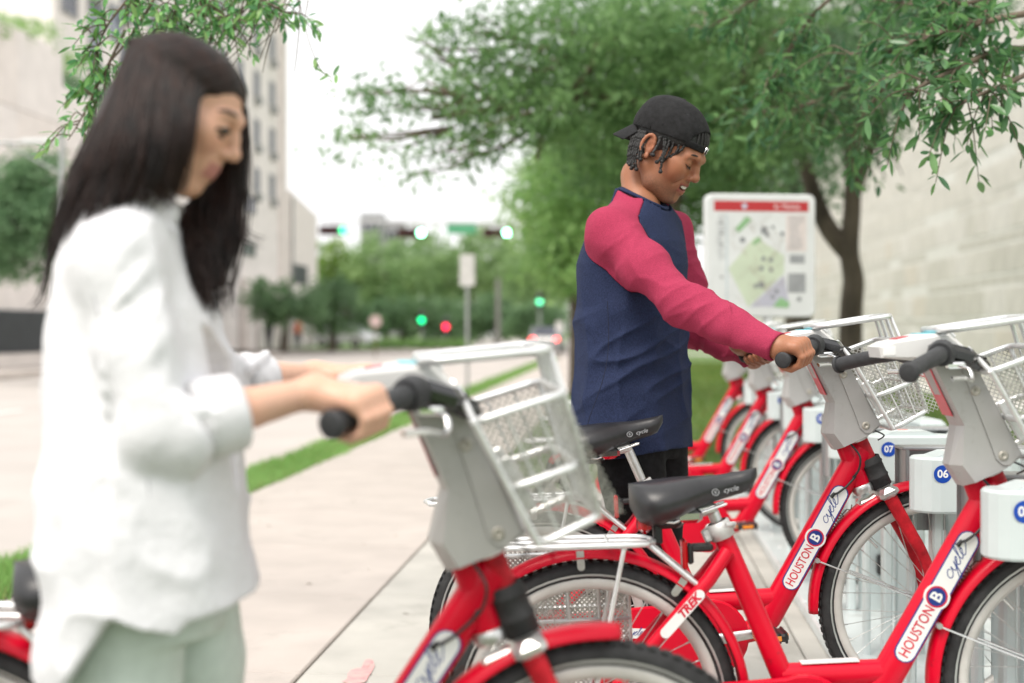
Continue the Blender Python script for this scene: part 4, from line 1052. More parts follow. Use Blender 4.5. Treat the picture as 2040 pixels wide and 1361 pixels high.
# ================================================================ PEOPLE
skin_man = tint_mat('skin_brown', .46, .4, sss=.10, bump=.10, bscale=900)
skin_wom = tint_mat('skin_light', .45, .4, sss=.10, bump=.05, bscale=900)
def head_vol(male, h=.0024):
    v = Vol((-.13, -.105, -.17), (.15, .105, .165), h)
    m = 1.0 if male else 0.0
    v.ell((.004, 0, .048), (.103, .077, .080), 0) if male else v.ell((.000, 0, .026), (.097, .074, .073), 0)
    v.ell((.045, 0, -.030), (.062, .060, .085), .02)
    v.ell((.050, 0, -.074), (.050, .048, .044), .02)
    for s in (-1, 1):
        v.chain([(-.004, s * .055, -.052), (.030, s * .045, -.088), (.076, s * .020, -.106)], [.022, .020, .017], .02)
        v.ell((.078, s * .042, -.020), (.024, .022, .022), .022)
        v.ell((.055, s * .052, -.008), (.03, .016, .018), .02)
    v.ell((.083, 0, -.101), (.018, .020, .016), .015)
    v.ell((.088, 0, -.060), (.022, .030, .027), .015)
    v.chain([(.090, -.040, .020), (.103 - .006 * (1 - m), -.018, .021), (.103 - .006 * (1 - m), .018, .021), (.090, .040, .020)], [.008 + .004 * m] * 4, .015)
    for s in (-1, 1):
        v.ell((.110, s * .033, .004), (.014, .016, .012), .014, 'sub')
        v.ell((.0905, s * .033, .003), (.0135, .0165, .0130), .004)
    nz = .008 if male else .0065
    v.chain([(.104, 0, .016), (.112, 0, -.006), (.121, 0, -.024)], [nz, nz + .0005, nz + .003], .011)
    v.ell((.121, 0, -.0275), (.0115, .0125 if male else .010, .0105), .008)
    for s in (-1, 1):
        v.ell((.110, s * (.0135 if male else .011), -.0325), (.0105, .0082, .0080), .006)
        v.ell((.1145, s * .0075, -.0405), (.005, .0038, .004), .004, 'sub')
    v.chain([(.100, 0, -.038), (.102, 0, -.048)], [.008, .006], .01)
    if male:
        v.chain([(.082, -.035, -.0460), (.100, -.019, -.0520), (.1090, 0, -.0510), (.100, .019, -.0520), (.082, .035, -.0460)], [.002, .0042, .0048, .0042, .002], .004)
        v.chain([(.082, -.035, -.0475), (.0975, -.021, -.0720), (.1045, 0, -.0785), (.0975, .021, -.0720), (.082, .035, -.0475)], [.002, .0046, .0062, .0046, .002], .004)
        v.ell((.1000, 0, -.0640), (.0165, .0255, .0078), .002, 'sub')
        for s in (-1, 1): v.cone((.0995, s * .018, -.0620), (.0935, s * .0275, -.0540), .0080, .0030, .002, 'sub'); v.ell((.072, s * .043, -.034), (.022, .018, .020), .018)
        for s in (-1, 1): v.chain([(.110, s * .020, -.030), (.100, s * .034, -.046), (.088, s * .040, -.064)], [.002] * 3, .006, 'sub')
    else:
        v.chain([(.089, -.022, -.0625), (.102, -.010, -.0585), (.1065, 0, -.0595), (.102, .010, -.0585), (.089, .022, -.0625)], [.003, .0058, .0062, .0058, .003], .004)
        v.chain([(.089, -.021, -.0635), (.101, -.010, -.069), (.1045, 0, -.0705), (.101, .010, -.069), (.089, .021, -.0635)], [.003, .0062, .0072, .0062, .003], .003)
    for s in (-1, 1) if male else ():                    # ears (hers are under her hair)
        c = np.array((-.010, s * .079, -.004)); pts = []
        for t in np.linspace(-1.9, 2.3, 11): pts.append(c + np.array((-.003 + .0155 * math.cos(t + math.pi * .5 + .35) * 1.0, s * (.004 + .004 * math.sin(t)), .004 + .027 * math.sin(t + math.pi * .5 + .35))))
        v.chain(pts, [.0042] * 11, .003)
        v.ell(c + np.array((.002, -s * .002, .004)), (.014, .0045, .026), .004)
        v.ell(c + np.array((.004, s * .005, .002)), (.0075, .006, .012), .004, 'sub')
        v.ell(c + np.array((.006, s * .001, -.026)), (.0075, .0042, .008), .004)
        v.ell(c + np.array((.013, s * .000, -.002)), (.004, .005, .007), .003)
    return v
def head_tint(V, male):
    x, y, z = V.T; n = len(V)
    base = np.array((.335, .140, .075) if male else (.66, .375, .265)); t = np.tile(base, (n, 1))
    def blend(w, c):
        nonlocal t; w = np.clip(w, 0, 1)[:, None]; t = t * (1 - w) + np.array(c) * w
    g = lambda c, s: np.exp(-(((x - c[0]) / s[0]) ** 2 + ((np.abs(y) - c[1]) / s[1]) ** 2 + ((z - c[2]) / s[2]) ** 2))
    blend(.45 * g((.08, .045, -.025), (.03, .02, .02)), (.40, .125, .06) if male else (.62, .22, .15))
    lipz = -.064
    blend(1.0 * ((x > .094) & (np.abs(z - lipz) < .0155) & (np.abs(y) < .028)).astype(float) * np.clip((x - .094) / .006, 0, 1) * np.clip((.0155 - np.abs(z - lipz)) / .004, 0, 1), (.30, .085, .065) if male else (.46, .19, .16))
    if male:                                             # close stubble on jaw, chin and upper lip
        r = np.random.default_rng(9).random(n)
        blend((.28 + .34 * r) * (np.clip((-.055 - z) / .03, 0, 1) * (x < .10) + .8 * g((.106, 0, -.047), (.012, .02, .006))), (.085, .042, .03))
    blend(.3 * g((-.01, .085, -.004), (.03, .012, .04)), (.42, .14, .085) if male else (.62, .26, .19))
    return t
def fist(v, O, I, wrist, sc=1.0, gr=.0195):
    """fingers close round a bar from O (little finger) to I (index side); returns the palm frame"""
    O, I, wrist = Vector(O), Vector(I), Vector(wrist)
    u = (I - O).normalized(); G = (O + I) / 2
    f = (G - wrist); f = (f - u * f.dot(u)).normalized(); n = u.cross(f)
    if n.z < 0: n = -n
    f = (f - Vector((0, 0, 1)) * f.z * .55).normalized(); f = (f - u * f.dot(u)).normalized(); n = u.cross(f); n = n if n.z > 0 else -n
    rr = gr + .009 * sc
    mcp = []
    lens = (.86, .97, 1.0, .95)
    for i in range(4):
        c = O + (I - O) * ((i + .5) / 4)
        P = lambda ang, rad: c + (f * math.cos(R(ang)) + n * math.sin(R(ang))) * rad
        l = lens[i]
        pts = [P(68, rr + .010 * sc * l), P(22, rr + .0135 * sc * l), P(-14, rr + .008 * sc), P(-55, rr + .003 * sc), P(-98, rr), P(-118 - 10 * l, rr - .001)]
        r0 = (.0092, .0100, .0102, .0098)[i] * sc
        r0 *= .95; v.chain(pts, [r0 * 1.12, r0 * 1.06, r0 * .99, r0 * .98, r0 * .92, r0 * .80], .0012)
        v.ell(pts[0] + n * .001, (r0 * 1.22,) * 3, .006); v.ell(pts[1], (r0 * 1.12,) * 3, .002)
        mcp.append(pts[0])
    wr = wrist
    for i in range(4): v.cone(wr + (mcp[i] - wr) * .08, mcp[i] - n * .004, .0185 * sc, .0125 * sc, .016)
    v.cone(wr + u * .006, G + (I - O) * .25 - f * .030 + n * .012, .018 * sc, .017 * sc, .018)      # heel of the thumb
    v.cone(wr - u * .006, G - (I - O) * .28 - f * .032 + n * .010, .017 * sc, .016 * sc, .018)
    e = I + u * .008
    Q = lambda ang, rad: e + (f * math.cos(R(ang)) + n * math.sin(R(ang))) * rad
    v.chain([G + (I - O) * .30 - f * .038 + n * .012, Q(168, rr + .008 * sc), Q(215, rr + .003), Q(262, rr), Q(292, rr)], [.0150 * sc, .0125 * sc, .0112 * sc, .0108 * sc, .0088 * sc], .006)
    return u, f, n
def solid(name, vols, mat, parent=None, tints=None, mtxs=None):
    Vs, Fs, Ts = [], [], []; n = 0
    for i, (V, F) in enumerate(vols):
        if mtxs and mtxs[i] is not None:
            M4 = np.array(mtxs[i]); V = V @ M4[:3, :3].T + M4[:3, 3]
        Vs.append(V); Fs.append(F + n); n += len(V)
    return mesh_np(name, np.concatenate(Vs), np.concatenate(Fs), mat, parent, True, np.concatenate(tints) if tints else None)
def flat_tint(V, c): return np.tile(np.array(c), (len(V), 1))
def worldpt(o, p):
    mw = Matrix.Translation(o.location) @ o.rotation_euler.to_matrix().to_4x4()
    return mw @ Vector(p)

# ---------------------------------------------------------------- the man
TM = R(-30); MD = 4.27
fdir = Vector((math.cos(TM), math.sin(TM), 0)); ldir = Vector((-math.sin(TM), math.cos(TM), 0))
hb2 = bikes[1]
gO, gI = worldpt(hb2, (.671, -.294, 1.053)), worldpt(hb2, (.716, -.232, 1.067))
hO, hI = worldpt(hb2, (.671, .294, 1.053)), worldpt(hb2, (.716, .232, 1.067))
neckb = Vector((.383, MD, 1.538)); Sn = at(1214, 462, MD - .165); Sf = at(1340, 462, MD + .15)
En = at(1362, 606, 3.93); Wn = at(1541, 688, 3.76)
Ef = at(1385, 655, 4.50); Wf = at(1490, 704, 4.37)
YAW, PIT, HS = R(-27), R(30), 1.10
RM = Matrix.Rotation(YAW, 4, 'Z') @ Matrix.Rotation(PIT, 4, 'Y') @ Matrix.Scale(HS, 4)
ear = at(1292.5, 291, MD - .07)
HM = Matrix.Translation(ear - RM @ Vector((-.010, -.079, -.004))) @ RM
hv = head_vol(True); hV, hF = hv.mesh(1)
# body under the clothes, with neck and forearms
bv = Vol((.02, 3.55, -.02), (.98, 4.75, 1.70), .010)
nk0 = HM @ Vector((-.022, 0, -.030)); nk1 = HM @ Vector((-.030, 0, -.095))
bv.chain([nk0, nk1, neckb + fdir * .0, neckb - Vector((0, 0, .10))], [.044, .048, .058, .09], .02)
bv.loft([(.86, .375, MD, .11, .15), (1.0, .375, MD, .105, .15), (1.2, .375, MD, .11, .165), (1.4, .38, MD, .11, .17), (1.47, .385, MD, .09, .14)], TM, .03)
for S, E, Wp in ((Sn, En, Wn), (Sf, Ef, Wf)): bv.chain([S - (S - neckb) * .2 - Vector((0, 0, .01)), E, Wp], [.040, .032, .024], .012)
legs = []
for s in (-1, 1):
    hip = Vector((.385, MD, .90)) + ldir * (.09 * s); knee = hip + Vector((.012, .0, -.42)) + fdir * (.03 if s < 0 else .0); ank = knee + Vector((-.02, 0, -.40)); legs.append((hip, knee, ank))
    bv.chain([hip, knee, ank], [.082, .058, .042], .03); bv.cone(ank, ank + fdir * .14 - Vector((0, 0, .03)), .042, .035, .02)
bV, bF = bv.mesh(2)
g1 = Vol(np.minimum(np.array(gO), np.array(Wn)) - .09, np.maximum(np.array(gI), np.array(Wn)) + .09, .0020)
wr1 = gO * .5 + gI * .5 + Vector((-.070, .006, .038)); fist(g1, gO, gI, wr1, 1.06)
g1.cone(Wn - (wr1 - Wn) * .6, wr1, .032, .0255, .018)
g1V, g1F = g1.mesh(1)
g2_ = Vol(np.minimum(np.array(hO), np.array(Wf)) - .09, np.maximum(np.array(hO), np.array(Wf)) + .10, .0020)
wr2 = hO * .5 + hI * .5 + Vector((-.055, .012, .026)); fist(g2_, hO, hI, wr2, 1.06)
g2_.cone(Wf - (wr2 - Wf) * .6, wr2, .032, .0255, .018)
g2V, g2F = g2_.mesh(1)
skb = (.335, .140, .075)
man = solid('person', [(hV, hF), (bV, bF), (g1V, g1F), (g2V, g2F)], skin_man, None,
            [head_tint(hV, True), flat_tint(bV, skb), flat_tint(g1V, (.37, .16, .088)), flat_tint(g2V, (.34, .14, .075))], [HM, None, None, None])
tag(man, 'smiling man in a backwards black cap and a navy shirt with pink sleeves', 'person')
hairm = M('black_hair', (.010, .009, .009), .42, var=.4, scale=90, bump=.3, bscale=700, spec=.5)
def hm(name, mb, mat, parent=man, mtx=HM):
    mb.v = [tuple(mtx @ Vector(p)) for p in mb.v]; return mb.build(name, mat, parent)
teeth = MB()
for k in range(1, 7):
    a = (k - 3.5) / 3.5; teeth.box((.1055 - .0150 * a * a, .0305 * a, -.0605 + .0095 * a * a), (.007, .0084, .0130 - .003 * abs(a)), Matrix.Rotation(-a * .62 * -1, 3, 'Z'), bev=.0013)
hm('teeth', teeth, M('tooth_enamel', (.86, .83, .77), .25, var=.04))
for s in (-1, 1):
    b = MB(); b.tube(catmull([(.1085, s * .013, .0220), (.1085, s * .025, .0285), (.1020, s * .039, .0295), (.0905, s * .051, .0235)], 4), [.0024, .0030, .0036, .004, .0042, .0042, .004, .0038, .0034, .0030, .0024, .0018, .0012], 6, flat=.75); hm('eyebrow', b, hairm)
    b = MB(); b.tube(catmull([(.0985, s * .0185, -.0035), (.1050, s * .027, -.0075), (.1040, s * .037, -.0065), (.0950, s * .0485, -.0005)], 4), .0013, 5); b.tube([(.1040, s * .032, -.0078), (.1105, s * .033, -.0115)], [.0016, .0003], 5); b.tube([(.1015, s * .040, -.0060), (.107, s * .043, -.010)], [.0014, .0003], 5); hm('eyelashes', b, hairm)
# hair under the cap and hanging braids
hv2 = Vol((-.13, -.11, -.08), (.14, .11, .17), .0035)
hv2.ell((.000, 0, .048), (.107, .0815, .0825), 0)
hv2.ell((.075, 0, -.055), (.065, .14, .098), .01, 'sub'); hv2.ell((-.01, 0, -.085), (.14, .14, .085), .012, 'sub')
V_, F_ = hv2.mesh(1)
hv2o = solid('hair', [(V_, F_)], hairm, man, None, [HM])
def braid(pts, r=.0062, bead=True):
    q = catmull(pts, 8); n = len(q); L = sum((q[i + 1] - q[i]).length for i in range(n - 1)); k = max(12, int(L / .0022))
    d = [0]
    for i in range(n - 1): d.append(d[-1] + (q[i + 1] - q[i]).length)
    out = []; rr = []
    for i in range(k):
        t = d[-1] * i / (k - 1); j = max(0, min(n - 2, int(np.searchsorted(d, t)) - 1)); f_ = (t - d[j]) / max(d[j + 1] - d[j], 1e-9)
        p = q[j] + (q[j + 1] - q[j]) * f_; ph = i * 1.05
        out.append(p + Vector((math.cos(ph) * .0009, math.sin(ph * .5) * .0009, 0))); rr.append(r * (.84 + .20 * abs(math.sin(ph * .75))) * (1 - .12 * i / k))
    m = MB(); m.tube(out, rr, 7)
    if bead: m.ball(out[-1] + Vector((0, 0, -.001)), (r * 1.55, r * 1.55, r * 1.4), 9, 6)
    return m.build('braid', hairm, man)
cp = lambda x, y, d: at(1200 + x * .1911, 180 + y * .1911, d)
dn = MD - .092
for path in ([(600, 480), (585, 560), (535, 640), (528, 672)], [(640, 500), (638, 620), (618, 760), (604, 845)], [(660, 500), (650, 600), (620, 690), (572, 745)], [(745, 540), (715, 620), (675, 700), (640, 720)], [(800, 565), (775, 640), (730, 680), (715, 690)], [(860, 575), (810, 635), (760, 665), (735, 672)], [(615, 480), (570, 580), (545, 620), (520, 668)], [(700, 520), (675, 600), (640, 680), (622, 740)],
             [(455, 425), (428, 540), (405, 650), (396, 718)], [(425, 420), (375, 560), (345, 700), (355, 820)], [(395, 410), (335, 560), (305, 690), (305, 810)], [(375, 420), (310, 560), (285, 680), (285, 770)], [(350, 430), (290, 560), (270, 660), (268, 750)], [(440, 425), (395, 560), (375, 680), (370, 700)], [(410, 420), (350, 580), (325, 700), (318, 790)]):
    dd = dn - .006 if path[0][0] > 500 else dn + .022 + (455 - path[0][0]) * .0003
    braid([cp(x, y, dd + (i * .004 if path[0][0] > 700 else 0)) for i, (x, y) in enumerate(path)], .0044)
for k in range(9):                                        # the far side and back of the head
    a = 2.0 + k * .20; p = HM @ Vector((.105 * math.cos(a), .082 * math.sin(a), .02)); braid([p, p + Vector((-.006, .006, -.03)), p + Vector((-.004, .006, -.065))], .0044)
for k in range(7):                                        # cornrow ridges showing in the gap over the strap
    a = (k - 3) * .16; b = MB(); b.tube([(HM @ Vector((.1055 * math.cos(a) * (1 - .20 * t * t), .081 * math.sin(a), .055 + .045 * t))) for t in np.linspace(0, 1, 14)], [.0042 * (.8 + .25 * (i % 2)) for i in range(14)], 7); b.build('braid', hairm, man)
# cap, worn backwards
capm = M('cap_cotton', (.013, .013, .014), .82, var=.25, scale=70, bump=.25, bscale=1100, spec=.25)
cv_ = Vol((-.135, -.11, -.02), (.135, .11, .185), .003)
cv_.ell((.000, 0, .050), (.113, .0875, .089), 0); cv_.ell((-.012, 0, .080), (.090, .073, .062), .02)
cv_.noise((34, 34, 26), .0016, 4); cv_.ell((.000, 0, .048), (.1085, .083, .0845), 0, 'sub')
cv_.cut(Vector((.16, 0, -1)).normalized(), (-.03, 0, .034))
cv_.ell((.104, 0, .046), (.062, .064, .052), .003, 'sub')
V_, F_ = cv_.mesh(1); cap = solid('cap', [(V_, F_)], capm, man, None, [HM])
b = MB(); vs_, fs_ = [], []; nu, nv = 17, 9
for lay in (0, 1):
    for j in range(nv):
        t = j / (nv - 1)
        for i in range(nu):
            w = -1 + 2 * i / (nu - 1); ed = 1 - .42 * w * w
            vs_.append((-.088 - .012 * (1 - w * w) - .050 * t * ed + .028 * w * w, .078 * w * (1 - .1 * t), .036 - .062 * t * ed - .020 * w * w - lay * .0035))
for lay in (0, 1):
    for j in range(nv - 1):
        for i in range(nu - 1): a = lay * nu * nv + j * nu + i; fs_.append((a, a + 1, a + nu + 1, a + nu))
rim_ = [i for i in range(nu)] + [j * nu + nu - 1 for j in range(1, nv)] + [(nv - 1) * nu + i for i in range(nu - 2, -1, -1)] + [j * nu for j in range(nv - 2, 0, -1)]
for k in range(len(rim_)): a, c_ = rim_[k], rim_[(k + 1) % len(rim_)]; fs_.append((a, c_, c_ + nu * nv, a + nu * nv))
b.add(vs_, fs_, True); hm('cap_visor', b, capm, cap)
b = MB(); b.ball((-.012, 0, .1425), (.0085, .0085, .0045), 12, 6); hm('cap_button', b, capm, cap)
b = MB()
for k in range(6):
    an = math.pi / 6 + k * math.pi / 3; pts = []
    for t in np.linspace(.06, 1.42, 14):
        n_ = Vector((math.sin(t) * math.cos(an), math.sin(t) * math.sin(an), math.cos(t))); p_ = Vector((.1125 * n_.x - .006 * (1 - t / 1.5), .087 * n_.y, .050 + .0888 * n_.z + .003 * (t < .5)))
        if p_.z > .045 + .16 * (p_.x + .03) and not (p_.x > .05 and abs(p_.y) < .062 and p_.z < .10): pts.append(p_)
    if len(pts) > 2: b.tube(pts, .0014, 5)
hm('cap_seams', b, capm, cap)
b = MB(); b.tube([(.1105 * math.cos(a), .086 * math.sin(a), .050 + .002 * math.cos(a)) for a in np.linspace(-.85, .85, 19)], .0095, 8, flat=.18, side=(1, 0, 0)); b.v = b.v; hm('cap_strap', b, capm, cap)
b = MB()
for q in range(1): b.tube([(.113, -.009, .041), (.113, -.009, .061), (.1135, .006, .061), (.1135, .006, .041)], .0014, 6, closed=True)
hm('strap_buckle', b, chrome, cap)
for (y, x, z) in ((-.045, -.045, .128), (-.05, .035, .118)):
    b = MB(); n_ = Vector((x / .113 ** 2, y / .0875 ** 2, (z - .05) / .0895 ** 2)).normalized(); c0 = Vector((x, y, z)); k0 = math.sqrt((x / .113) ** 2 + (y / .0875) ** 2 + ((z - .05) / .0895) ** 2); c0 = Vector((x, y, z - .05)) / k0 + Vector((0, 0, .05))
    mm = frame_mtx(c0, n_.orthogonal(), n_.cross(n_.orthogonal())); b.tube([mm @ Vector((.0036 * math.cos(t), .0036 * math.sin(t), .0008)) for t in np.linspace(0, 2 * math.pi, 13)[:-1]], .0010, 5, closed=True); hm('eyelet', b, M('eyelet_thread', (.03, .045, .05), .7), cap)
# raglan shirt: body and two sleeves
navy = M('navy_jersey', (.020, .029, .070), .88, var=.22, scale=420, bump=.25, bscale=700, spec=.2, detail=2, stretch=(1, 1, .5))
pink = M('pink_jersey', (.345, .034, .080), .88, var=.14, scale=420, bump=.25, bscale=700, spec=.2, detail=2)
hh = .0042
sv = Vol((.08, 3.64, .70), (.82, 4.78, 1.62), hh)
sv.loft([(.795, .358, MD, .165, .212), (.86, .357, MD, .160, .208), (1.0, .356, MD, .152, .200), (1.12, .357, MD, .148, .197), (1.25, .360, MD, .150, .203), (1.36, .364, MD, .150, .207), (1.43, .370, MD, .134, .195), (1.50, .380, MD, .100, .150), (1.548, .384, MD, .080, .085), (1.60, .382, MD, .069, .068)], TM, .02, expo=2.25)
for S, E, Wp in ((Sn, En, Wn), (Sf, Ef, Wf)):
    nb = neckb + (S - neckb) * .25 - Vector((0, 0, .012))
    sv.cone(nb, S, .050, .061, .055)
    sv.chain([S, S + (E - S) * .5, E, E + (Wp - E) * .55, Wp], [.060, .061, .053, .047, .041], .035)
# folds: cloth pulled diagonally along the sleeves, slack over the waist
X_, Y_, Z_ = sv.grid()
O_ = 0 * X_ + 0 * Y_ + 0 * Z_
tor = ((X_ < .585) | (Z_ > 1.25)).astype(float) + O_
def near_arm(S, E, Wp):
    w = np.zeros(sv.n, np.float32)
    for a_, b2 in ((S, E), (E, Wp)):
        ab = b2 - a_; t = np.clip(((X_ - a_.x) * ab.x + (Y_ - a_.y) * ab.y + (Z_ - a_.z) * ab.z) / ab.length_squared, 0, 1)
        dd = np.sqrt((X_ - a_.x - t * ab.x) ** 2 + (Y_ - a_.y - t * ab.y) ** 2 + (Z_ - a_.z - t * ab.z) ** 2); w = np.maximum(w, np.clip((.095 - dd) / .025, 0, 1))
    return w
for S, E, Wp, sd in ((Sn, En, Wn, 41), (Sf, Ef, Wf, 43)):
    w = near_arm(S, E, Wp); ax_ = (Wp - S).normalized(); up_ = Vector((0, 0, 1)); sd_ = ax_.cross(up_).normalized(); up_ = sd_.cross(ax_)
    tw = lambda a: Matrix((ax_ * math.cos(a) + up_ * math.sin(a), up_ * math.cos(a) - ax_ * math.sin(a), sd_))
    sv.noise((15, 5, 5), .0050, sd, tw(R(36)), where=w, ridge=True); sv.noise((23, 5, 5), .0030, sd + 1, tw(R(-24)), where=w, ridge=True); sv.noise((13, 13, 13), .0030, sd + 7, where=w)
low = np.clip((1.36 - Z_) / .35, 0, 1) * tor
sv.noise((11, 11, 3.0), .005, 3, where=low); sv.noise((12, 12, 3.2), .0065, 33, Matrix.Rotation(R(8), 3, 'Y'), where=low, ridge=True)
sv.noise((5, 5, 19), .0080, 5, Matrix.Rotation(R(24), 3, 'Y'), where=np.clip(1 - np.abs(Z_ - 1.06) / .22, 0, 1) * tor, ridge=True)
sv.noise((6, 6, 17), .0055, 15, Matrix.Rotation(R(-32), 3, 'Y'), where=np.clip(1 - np.abs(Z_ - 1.24) / .22, 0, 1) * tor, ridge=True)
sv.noise((24, 24, 15), .0016, 6)
# hem, neck opening and cuffs
sv.F = np.maximum(sv.F, ((.806 + .012 * np.sin((X_ - .36) * 14) - .02 * (X_ < .2)) - Z_ + 0 * Y_).astype(np.float32))
sv.loft([(.70, .357, MD, .140, .188), (.86, .357, MD, .140, .188), (.93, .357, MD, .10, .14)], TM, .01, 'sub')
sv.chain([neckb - Vector((0, 0, .03)), nk1, nk0], [.062, .058, .058], .006, 'sub')
rx, ry = X_ - neckb.x, Y_ - neckb.y
sv.F = np.where((rx ** 2 + ry ** 2 < .0085) & (Z_ > 1.44), np.maximum(sv.F, (Z_ - neckb.z - .024 + .485 * (rx * fdir.x + ry * fdir.y)) / 1.1), sv.F).astype(np.float32)
for E, Wp in ((En, Wn), (Ef, Wf)):
    d_ = (Wp - E).normalized(); sv.cone(Wp - d_ * .012, Wp + d_ * .08, .031, .035, .004, 'sub')
    s0 = Wp + d_ * .012; X2, Y2, Z2 = X_ - s0.x, Y_ - s0.y, Z_ - s0.z
    far_ = (X2 * d_.x + Y2 * d_.y + Z2 * d_.z); near_ = np.sqrt(X2 ** 2 + Y2 ** 2 + Z2 ** 2) < .16
    sv.F = np.where(near_, np.maximum(sv.F, far_), sv.F).astype(np.float32)
def seam(S, E):
    w = Vol(sv.lo, sv.lo + hh * (np.array(sv.n) - 1), hh); w.n = sv.n; w.ax = sv.ax; w.F = np.full(sv.n, 1.0, np.float32)
    a, b_ = neckb + (S - neckb) * .12 + Vector((0, 0, .06)), S + (S - neckb).normalized() * .015
    w.cone(a, b_, .040, .082, 0); w.cone(b_, S + (E - S) * .38, .082, .086, .03); w.cone(S + (E - S) * .38, E, .086, .12, .03); w.cone(E, E + (E - S) * 0 + (Wn - En if S is Sn else Wf - Ef) * 1.3, .13, .13, .02)
    return w.F
f1, f2 = seam(Sn, En), seam(Sf, Ef)
full = sv.F
sv.F = np.maximum(full, -np.minimum(f1, f2)); V_, F_ = sv.mesh(1); shirt = solid('shirt', [(V_, F_)], navy, man)
for f_ in (f1, f2):
    sv.F = np.maximum(full, f_ + .0006); V_, F_ = sv.mesh(1); solid('sleeve', [(V_, F_)], pink, shirt)
b = MB(); ring = []
for t in np.linspace(0, 2 * math.pi, 33)[:-1]:
    c, s = math.cos(t), math.sin(t); ring.append(neckb + Vector((.006, 0, .020)) + fdir * (.066 * c + .006) + ldir * (.062 * s) + Vector((0, 0, -.032 * c + .008 * abs(s))))
b.tube(ring, .0115, 10, closed=True, flat=.55, side=(0, 0, 1)); b.build('collar', navy, shirt)
stitch = M('dark_stitch', (.008, .011, .03), .9); b = MB(); b.tube(catmull([at(1210, 600, MD - .207), at(1212, 690, MD - .212), at(1200, 760, MD - .213), at(1175, 830, MD - .208), at(1166, 868, MD - .205)], 5), .0012, 5); b.build('side_seam', stitch, shirt)
# trousers and shoes
black = M('black_trousers', (.009, .009, .010), .85, var=.3, scale=60, bump=.2, bscale=700, spec=.2)
tv = Vol((.10, 3.95, .03), (.68, 4.62, .98), .008)
tv.loft([(.78, .372, MD, .125, .175), (.86, .370, MD, .128, .172), (.97, .370, MD, .12, .16)], TM, .02, expo=2.2)
for hip, knee, ank in legs: tv.chain([hip - Vector((0, 0, .02)), hip + (knee - hip) * .4, knee, ank + Vector((0, 0, .02))], [.108, .098, .078, .068], .02)
tv.noise((10, 10, 7), .006, 8); tv.noise((24, 24, 20), .002, 9); V_, F_ = tv.mesh(2); solid('trousers', [(V_, F_)], black, man)
for hip, knee, ank in legs:
    b = Vol(np.array(ank) - .2, np.array(ank) + .25, .007); q = Vector((ank.x, ank.y, .045)); b.cone(q - fdir * .05, q + fdir * .16, .048, .040, .01); b.cut((0, 0, -1), (0, 0, .004)); V_, F_ = b.mesh(1); solid('shoe', [(V_, F_)], blackp, man)

# ---------------------------------------------------------------- the woman
WD = 2.13
wp = lambda px, py, d=WD: at(px, py, d)
for c in kids(woman_bike):                                    # she has turned the bars a little and leans the bicycle towards her
    if c.name.split('.')[0] in ('fork', 'front_wheel', 'front_fender', 'head_cover', 'display_unit', 'handlebar', 'basket', 'head_cable'):
        p = Vector((.982, 0, .653)); c.matrix_basis = Matrix.Translation(p) @ Matrix.Rotation(R(7.5), 4, Vector((-.366, 0, .93))) @ Matrix.Translation(-p)
STEER = Matrix.Translation((.982, 0, .653)) @ Matrix.Rotation(R(7.5), 4, Vector((-.366, 0, .93))) @ Matrix.Translation((-.982, 0, -.653))
woman_bike.rotation_euler = (R(4.5), R(.4), 0); woman_bike.location.y += .05; woman_bike.location.x += .004; woman_bike.location.z += .001
for c in kids(woman_bike):
    if c.name.split('.')[0] in ('saddle', 'seat_post'): c.location = (.020, 0, -.035)
wg_ = lambda p: worldpt(woman_bike, STEER @ Vector(p))
wO, wI = wg_((.673, -.290, 1.054)), wg_((.714, -.236, 1.066)); vO, vI = wg_((.673, .290, 1.054)), wg_((.714, .236, 1.066))
S1 = wp(222, 520, WD - .122); E1 = wp(318, 860, WD - .16); W1 = (wO + wI) / 2 + Vector((-.062, .0, .034))
S2 = wp(290, 500, WD + .14); E2 = wp(415, 762, 2.42); W2 = (vO + vI) / 2 + Vector((-.070, -.004, .024))
HSW = .95; RW = Matrix.Rotation(R(-6), 4, 'Z') @ Matrix.Rotation(R(29), 4, 'Y') @ Matrix.Scale(HSW, 4)
HW = Matrix.Translation(wp(350, 207)) @ RW
wv = head_vol(False, .003); wV, wF = wv.mesh(1)
wb = Vol((-.80, 1.80, -.02), (-.02, 2.85, 1.46), .010)
nb2 = Vector((-.572, WD, 1.35))
wb.chain([HW @ Vector((-.02, 0, -.03)), HW @ Vector((-.03, 0, -.09)), nb2, nb2 - Vector((0, 0, .08))], [.045, .047, .055, .08], .02)
wb.loft([(.78, -.545, WD, .10, .15), (.9, -.55, WD, .10, .155), (1.03, -.56, WD, .085, .12), (1.2, -.565, WD, .080, .12), (1.30, -.572, WD, .045, .09)], 0, .015)
for S, E, Wr in ((S1, E1, W1), (S2, E2, W2)): wb.chain([S - (S - nb2) * .2 - Vector((0, 0, .02)), E, E + (Wr - E) * .4, Wr], [.032, .030, .034, .0225], .02)
wl = []
for s, fx in ((-1, -.05), (1, .06)):
    hip = Vector((-.535 + fx * .3, WD + .080 * s, .80)); knee = Vector((-.53 + fx, WD + .075 * s, .44)); ank = Vector((-.60 + fx * 1.6, WD + .07 * s, .08)); wl.append((hip, knee, ank)); wb.chain([hip, knee, ank], [.080, .052, .036], .03); wb.cone(ank - Vector((0, 0, .03)), ank + Vector((.13, 0, -.05)), .034, .026, .02)
wbV, wbF = wb.mesh(2)
hvs = []
